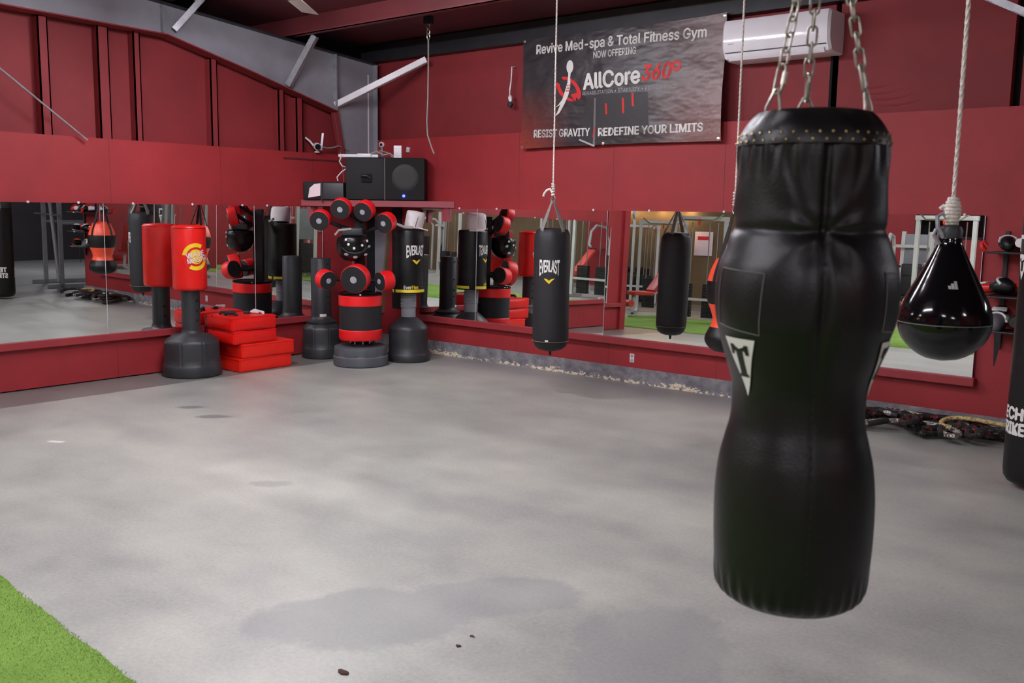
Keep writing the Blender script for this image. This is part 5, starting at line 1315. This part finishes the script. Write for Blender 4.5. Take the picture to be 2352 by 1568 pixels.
b0 = weight_bench((-1.55, -8.75, 0.017), R_(200), 'inclined red weight bench on the turf reflected beside the hanging bag')
dip_station((-3.7, -10.9, 0), R_(150), 'white pull-up station with looped grips reflected next to the mirror seam')
p0 = press_machine((2.9, -11.6, 0), R_(170), 'white press machine reflected just under the teardrop bag')
dup(c0, (-2.2, -10.6, 0), R_(150), 'white cable machine behind the red inclined bench in the reflection')
dup(c0, (3.9, -10.2, 0), R_(185), 'white cable machine with an orange pulley reflected at the mirror end by the glove rack')
dup(c0, (-6.2, -12.0, 0), R_(140), 'white cable machine far back under the glowing bulbs in the reflection')
dup(b0, (-3.4, -8.5, 0.017), R_(140), 'red weight bench reflected close to the upright mirror seam')
dup(p0, (0.9, -13.2, 0), R_(180), 'white press machine against the far red wall')
dup(p0, (11.8, -7.7, 0.017), R_(80), 'white press machine reflected twice behind the red and black dummy')
dup(p0, (13.4, -10.4, 0), R_(70), 'white press machine standing off the turf by the brown side wall')
dup(c0, (10.6, -12.4, 0), R_(170), 'white cable machine reflected twice beside the bag with the yellow band')
dup(b0, (10.9, -10.0, 0), R_(120), 'red weight bench seen twice reflected over the turf strip')
for i, (src, x, y, a, lb) in enumerate((
    (p0, 5.6, -13.4, 175, 'white press machine between the television and the brown wall'),
    (c0, 7.6, -13.6, 180, 'white cable machine at the joint of the red and brown far walls'),
    (p0, 12.6, -13.2, 150, 'white press machine in the far corner by the brown wall'),
    (c0, 14.9, -10.2, 100, 'white cable machine against the red far side wall beyond the turf'),
    (p0, 14.6, -5.2, 85, 'white press machine against the red far side wall before the turf'),
    (p0, 14.4, -2.4, 90, 'white press machine against the red far side wall nearest the annex'),
    (c0, 12.4, -4.9, 80, 'white cable machine reflected between the dummy and the red bag'),
    (p0, -1.0, -12.6, 165, 'white press machine behind the turf, under the brown bulkhead'),
    (c0, -4.6, -13.4, 150, 'white cable machine standing against the dumbbell rack'),
    (b0, 5.2, -11.0, 160, 'red weight bench in front of the press machine by the television'),
    (b0, 9.2, -13.0, 200, 'red weight bench on the bare floor before the brown far wall'),
    (b0, 13.6, -4.0, 70, 'red weight bench near the annex opening'))):
    dup(src, (x, y, 0), R_(a), lb)
# grey half rack past the end of the side wall
rk = thing('squat_rack', 'grey steel squat rack reflected between the tall black bag and the orange bag', 'gym machine', (9.35, 0.75, 0), R_(10))
for sx in (-0.55, 0.55):
    for y in (-0.5, 0.55): bar(MB(), (sx, y, 0), (sx, y, 2.1), 0.035).build('upright', 'grey_frame', rk, 0)
    b = MB(); bar(b, (sx, -0.75, 0.04), (sx, 0.6, 0.04), 0.035); bar(b, (sx, -0.5, 2.08), (sx, 0.55, 2.08), 0.03); bar(b, (sx, -0.5, 1.2), (sx, 0.55, 1.2), 0.02); b.build('side_rail', 'grey_frame', rk, 0)
b = MB(); bar(b, (-0.55, -0.5, 2.08), (0.55, -0.5, 2.08), 0.03); bar(b, (-0.55, 0.55, 2.08), (0.55, 0.55, 2.08), 0.03); bar(b, (-0.55, 0.55, 0.1), (0.55, 0.55, 0.1), 0.03); b.build('cross_rail', 'grey_frame', rk, 0)
MB().tube([(-0.55, -0.55, 0.12), (-0.35, -0.55, 0.9), (-0.15, -0.55, 1.55), (0.0, -0.55, 1.62), (0.55, -0.55, 1.62)], 0.035, 10).build('bent_frame', 'grey_frame', rk)
MB().tube([(-0.95, -0.56, 1.35), (0.95, -0.56, 1.35)], 0.014, 10).build('barbell', 'chrome', rk)
pc_ = thing('padded_column', 'black column past the end of the red side wall, carrying the extinguisher', 'column', (8.25, 0.55, 0))
MB().box(-0.16, 0.16, -0.16, 0.16, 0, 3.4, 0.02).build('shaft', 'black_rubber', pc_)
ex = thing('fire_extinguisher', 'red fire extinguisher with a yellow tag on the black column', 'fire extinguisher', (8.10, 0.34, 1.20), R_(-40))
MB().lathe([(0.03, 0), (0.06, 0.005), (0.065, 0.03), (0.065, 0.34), (0.05, 0.39), (0.025, 0.41), (0.025, 0.45)], 24).build('cylinder', 'extinguisher_red', ex)
MB().box(-0.02, 0.09, -0.015, 0.015, 0.44, 0.49, 0.006).build('handle', 'black_plastic', ex)
MB().box(-0.055, 0.055, -0.085, -0.075, 0.30, 0.50, 0.002).build('tag', 'yellow_print', ex)
MB().lathe([(0.066, 0.16), (0.066, 0.26)], 24).build('label', 'white_print', ex)
tv = thing('television', 'wide black television on the far red wall reflected above the teardrop bag', 'television', (2.65, -14.99, 2.12))
MB().box(-0.75, 0.75, 0.0, 0.06, -0.40, 0.40, 0.01).build('casing', 'black_plastic', tv)
MB().box(-0.72, 0.72, 0.06, 0.063, -0.37, 0.37).build('screen', 'black_gloss', tv, 0)
for loc, lb in (((-3.55, -14.98, 1.65), 'pinkish notice on the brown far wall seen above the cable machine'), ((-7.4, -14.98, 1.55), 'framed notice on the brown far wall beside the pull-up station')):
    t = thing('wall_notice', lb, 'notice', loc)
    MB().box(-0.27, 0.27, 0.0, 0.02, -0.32, 0.32, 0.004).build('sheet', 'white_paper', t); MB().box(-0.18, 0.18, 0.02, 0.022, 0.1, 0.2).build('red_block', 'red_print', t, 0)
sb = thing('speed_bag', 'small red speed bag hanging from the pull-up station', 'speed bag', (-3.75, -10.5, 1.62))
MB().lathe([(0.01, -0.22), (0.05, -0.2), (0.1, -0.12), (0.105, -0.03), (0.07, 0.08), (0.035, 0.15), (0.01, 0.17)], 24).build('bladder', 'glove_red', sb)
MB().tube([(0, 0, 0.17), (0, 0, 0.5)], 0.008, 6).build('swivel', 'chrome', sb)
dr = thing('dumbbell_rack', 'dark dumbbell rack along the brown far wall behind the machines', 'dumbbell rack', (-6.5, -14.4, 0))
for z in (0.35, 0.75):
    MB().box(-1.6, 1.6, -0.2, 0.2, z, z + 0.04).build('tray', 'steel_dark', dr, 0)
for x in (-1.5, 1.5): MB().box(x - 0.04, x + 0.04, -0.25, 0.25, 0, 0.9).build('leg', 'steel_dark', dr, 0)
for z in (0.39, 0.79):
    for k in range(7):
        t = thing('dumbbell', 'black dumbbell among others on the dark rack by the brown far wall', 'dumbbell', (-7.9 + 0.46 * k, -14.4, z + 0.075), 0, 'dumbbells on the rack')
        MB().tube([(0, -0.13, 0), (0, 0.13, 0)], 0.016, 8).build('bar', 'chrome', t)
        for s in (-1, 1): MB().tube([(0, s * 0.07, 0), (0, s * 0.16, 0)], 0.075, 12).build('weight', 'black_rubber', t)
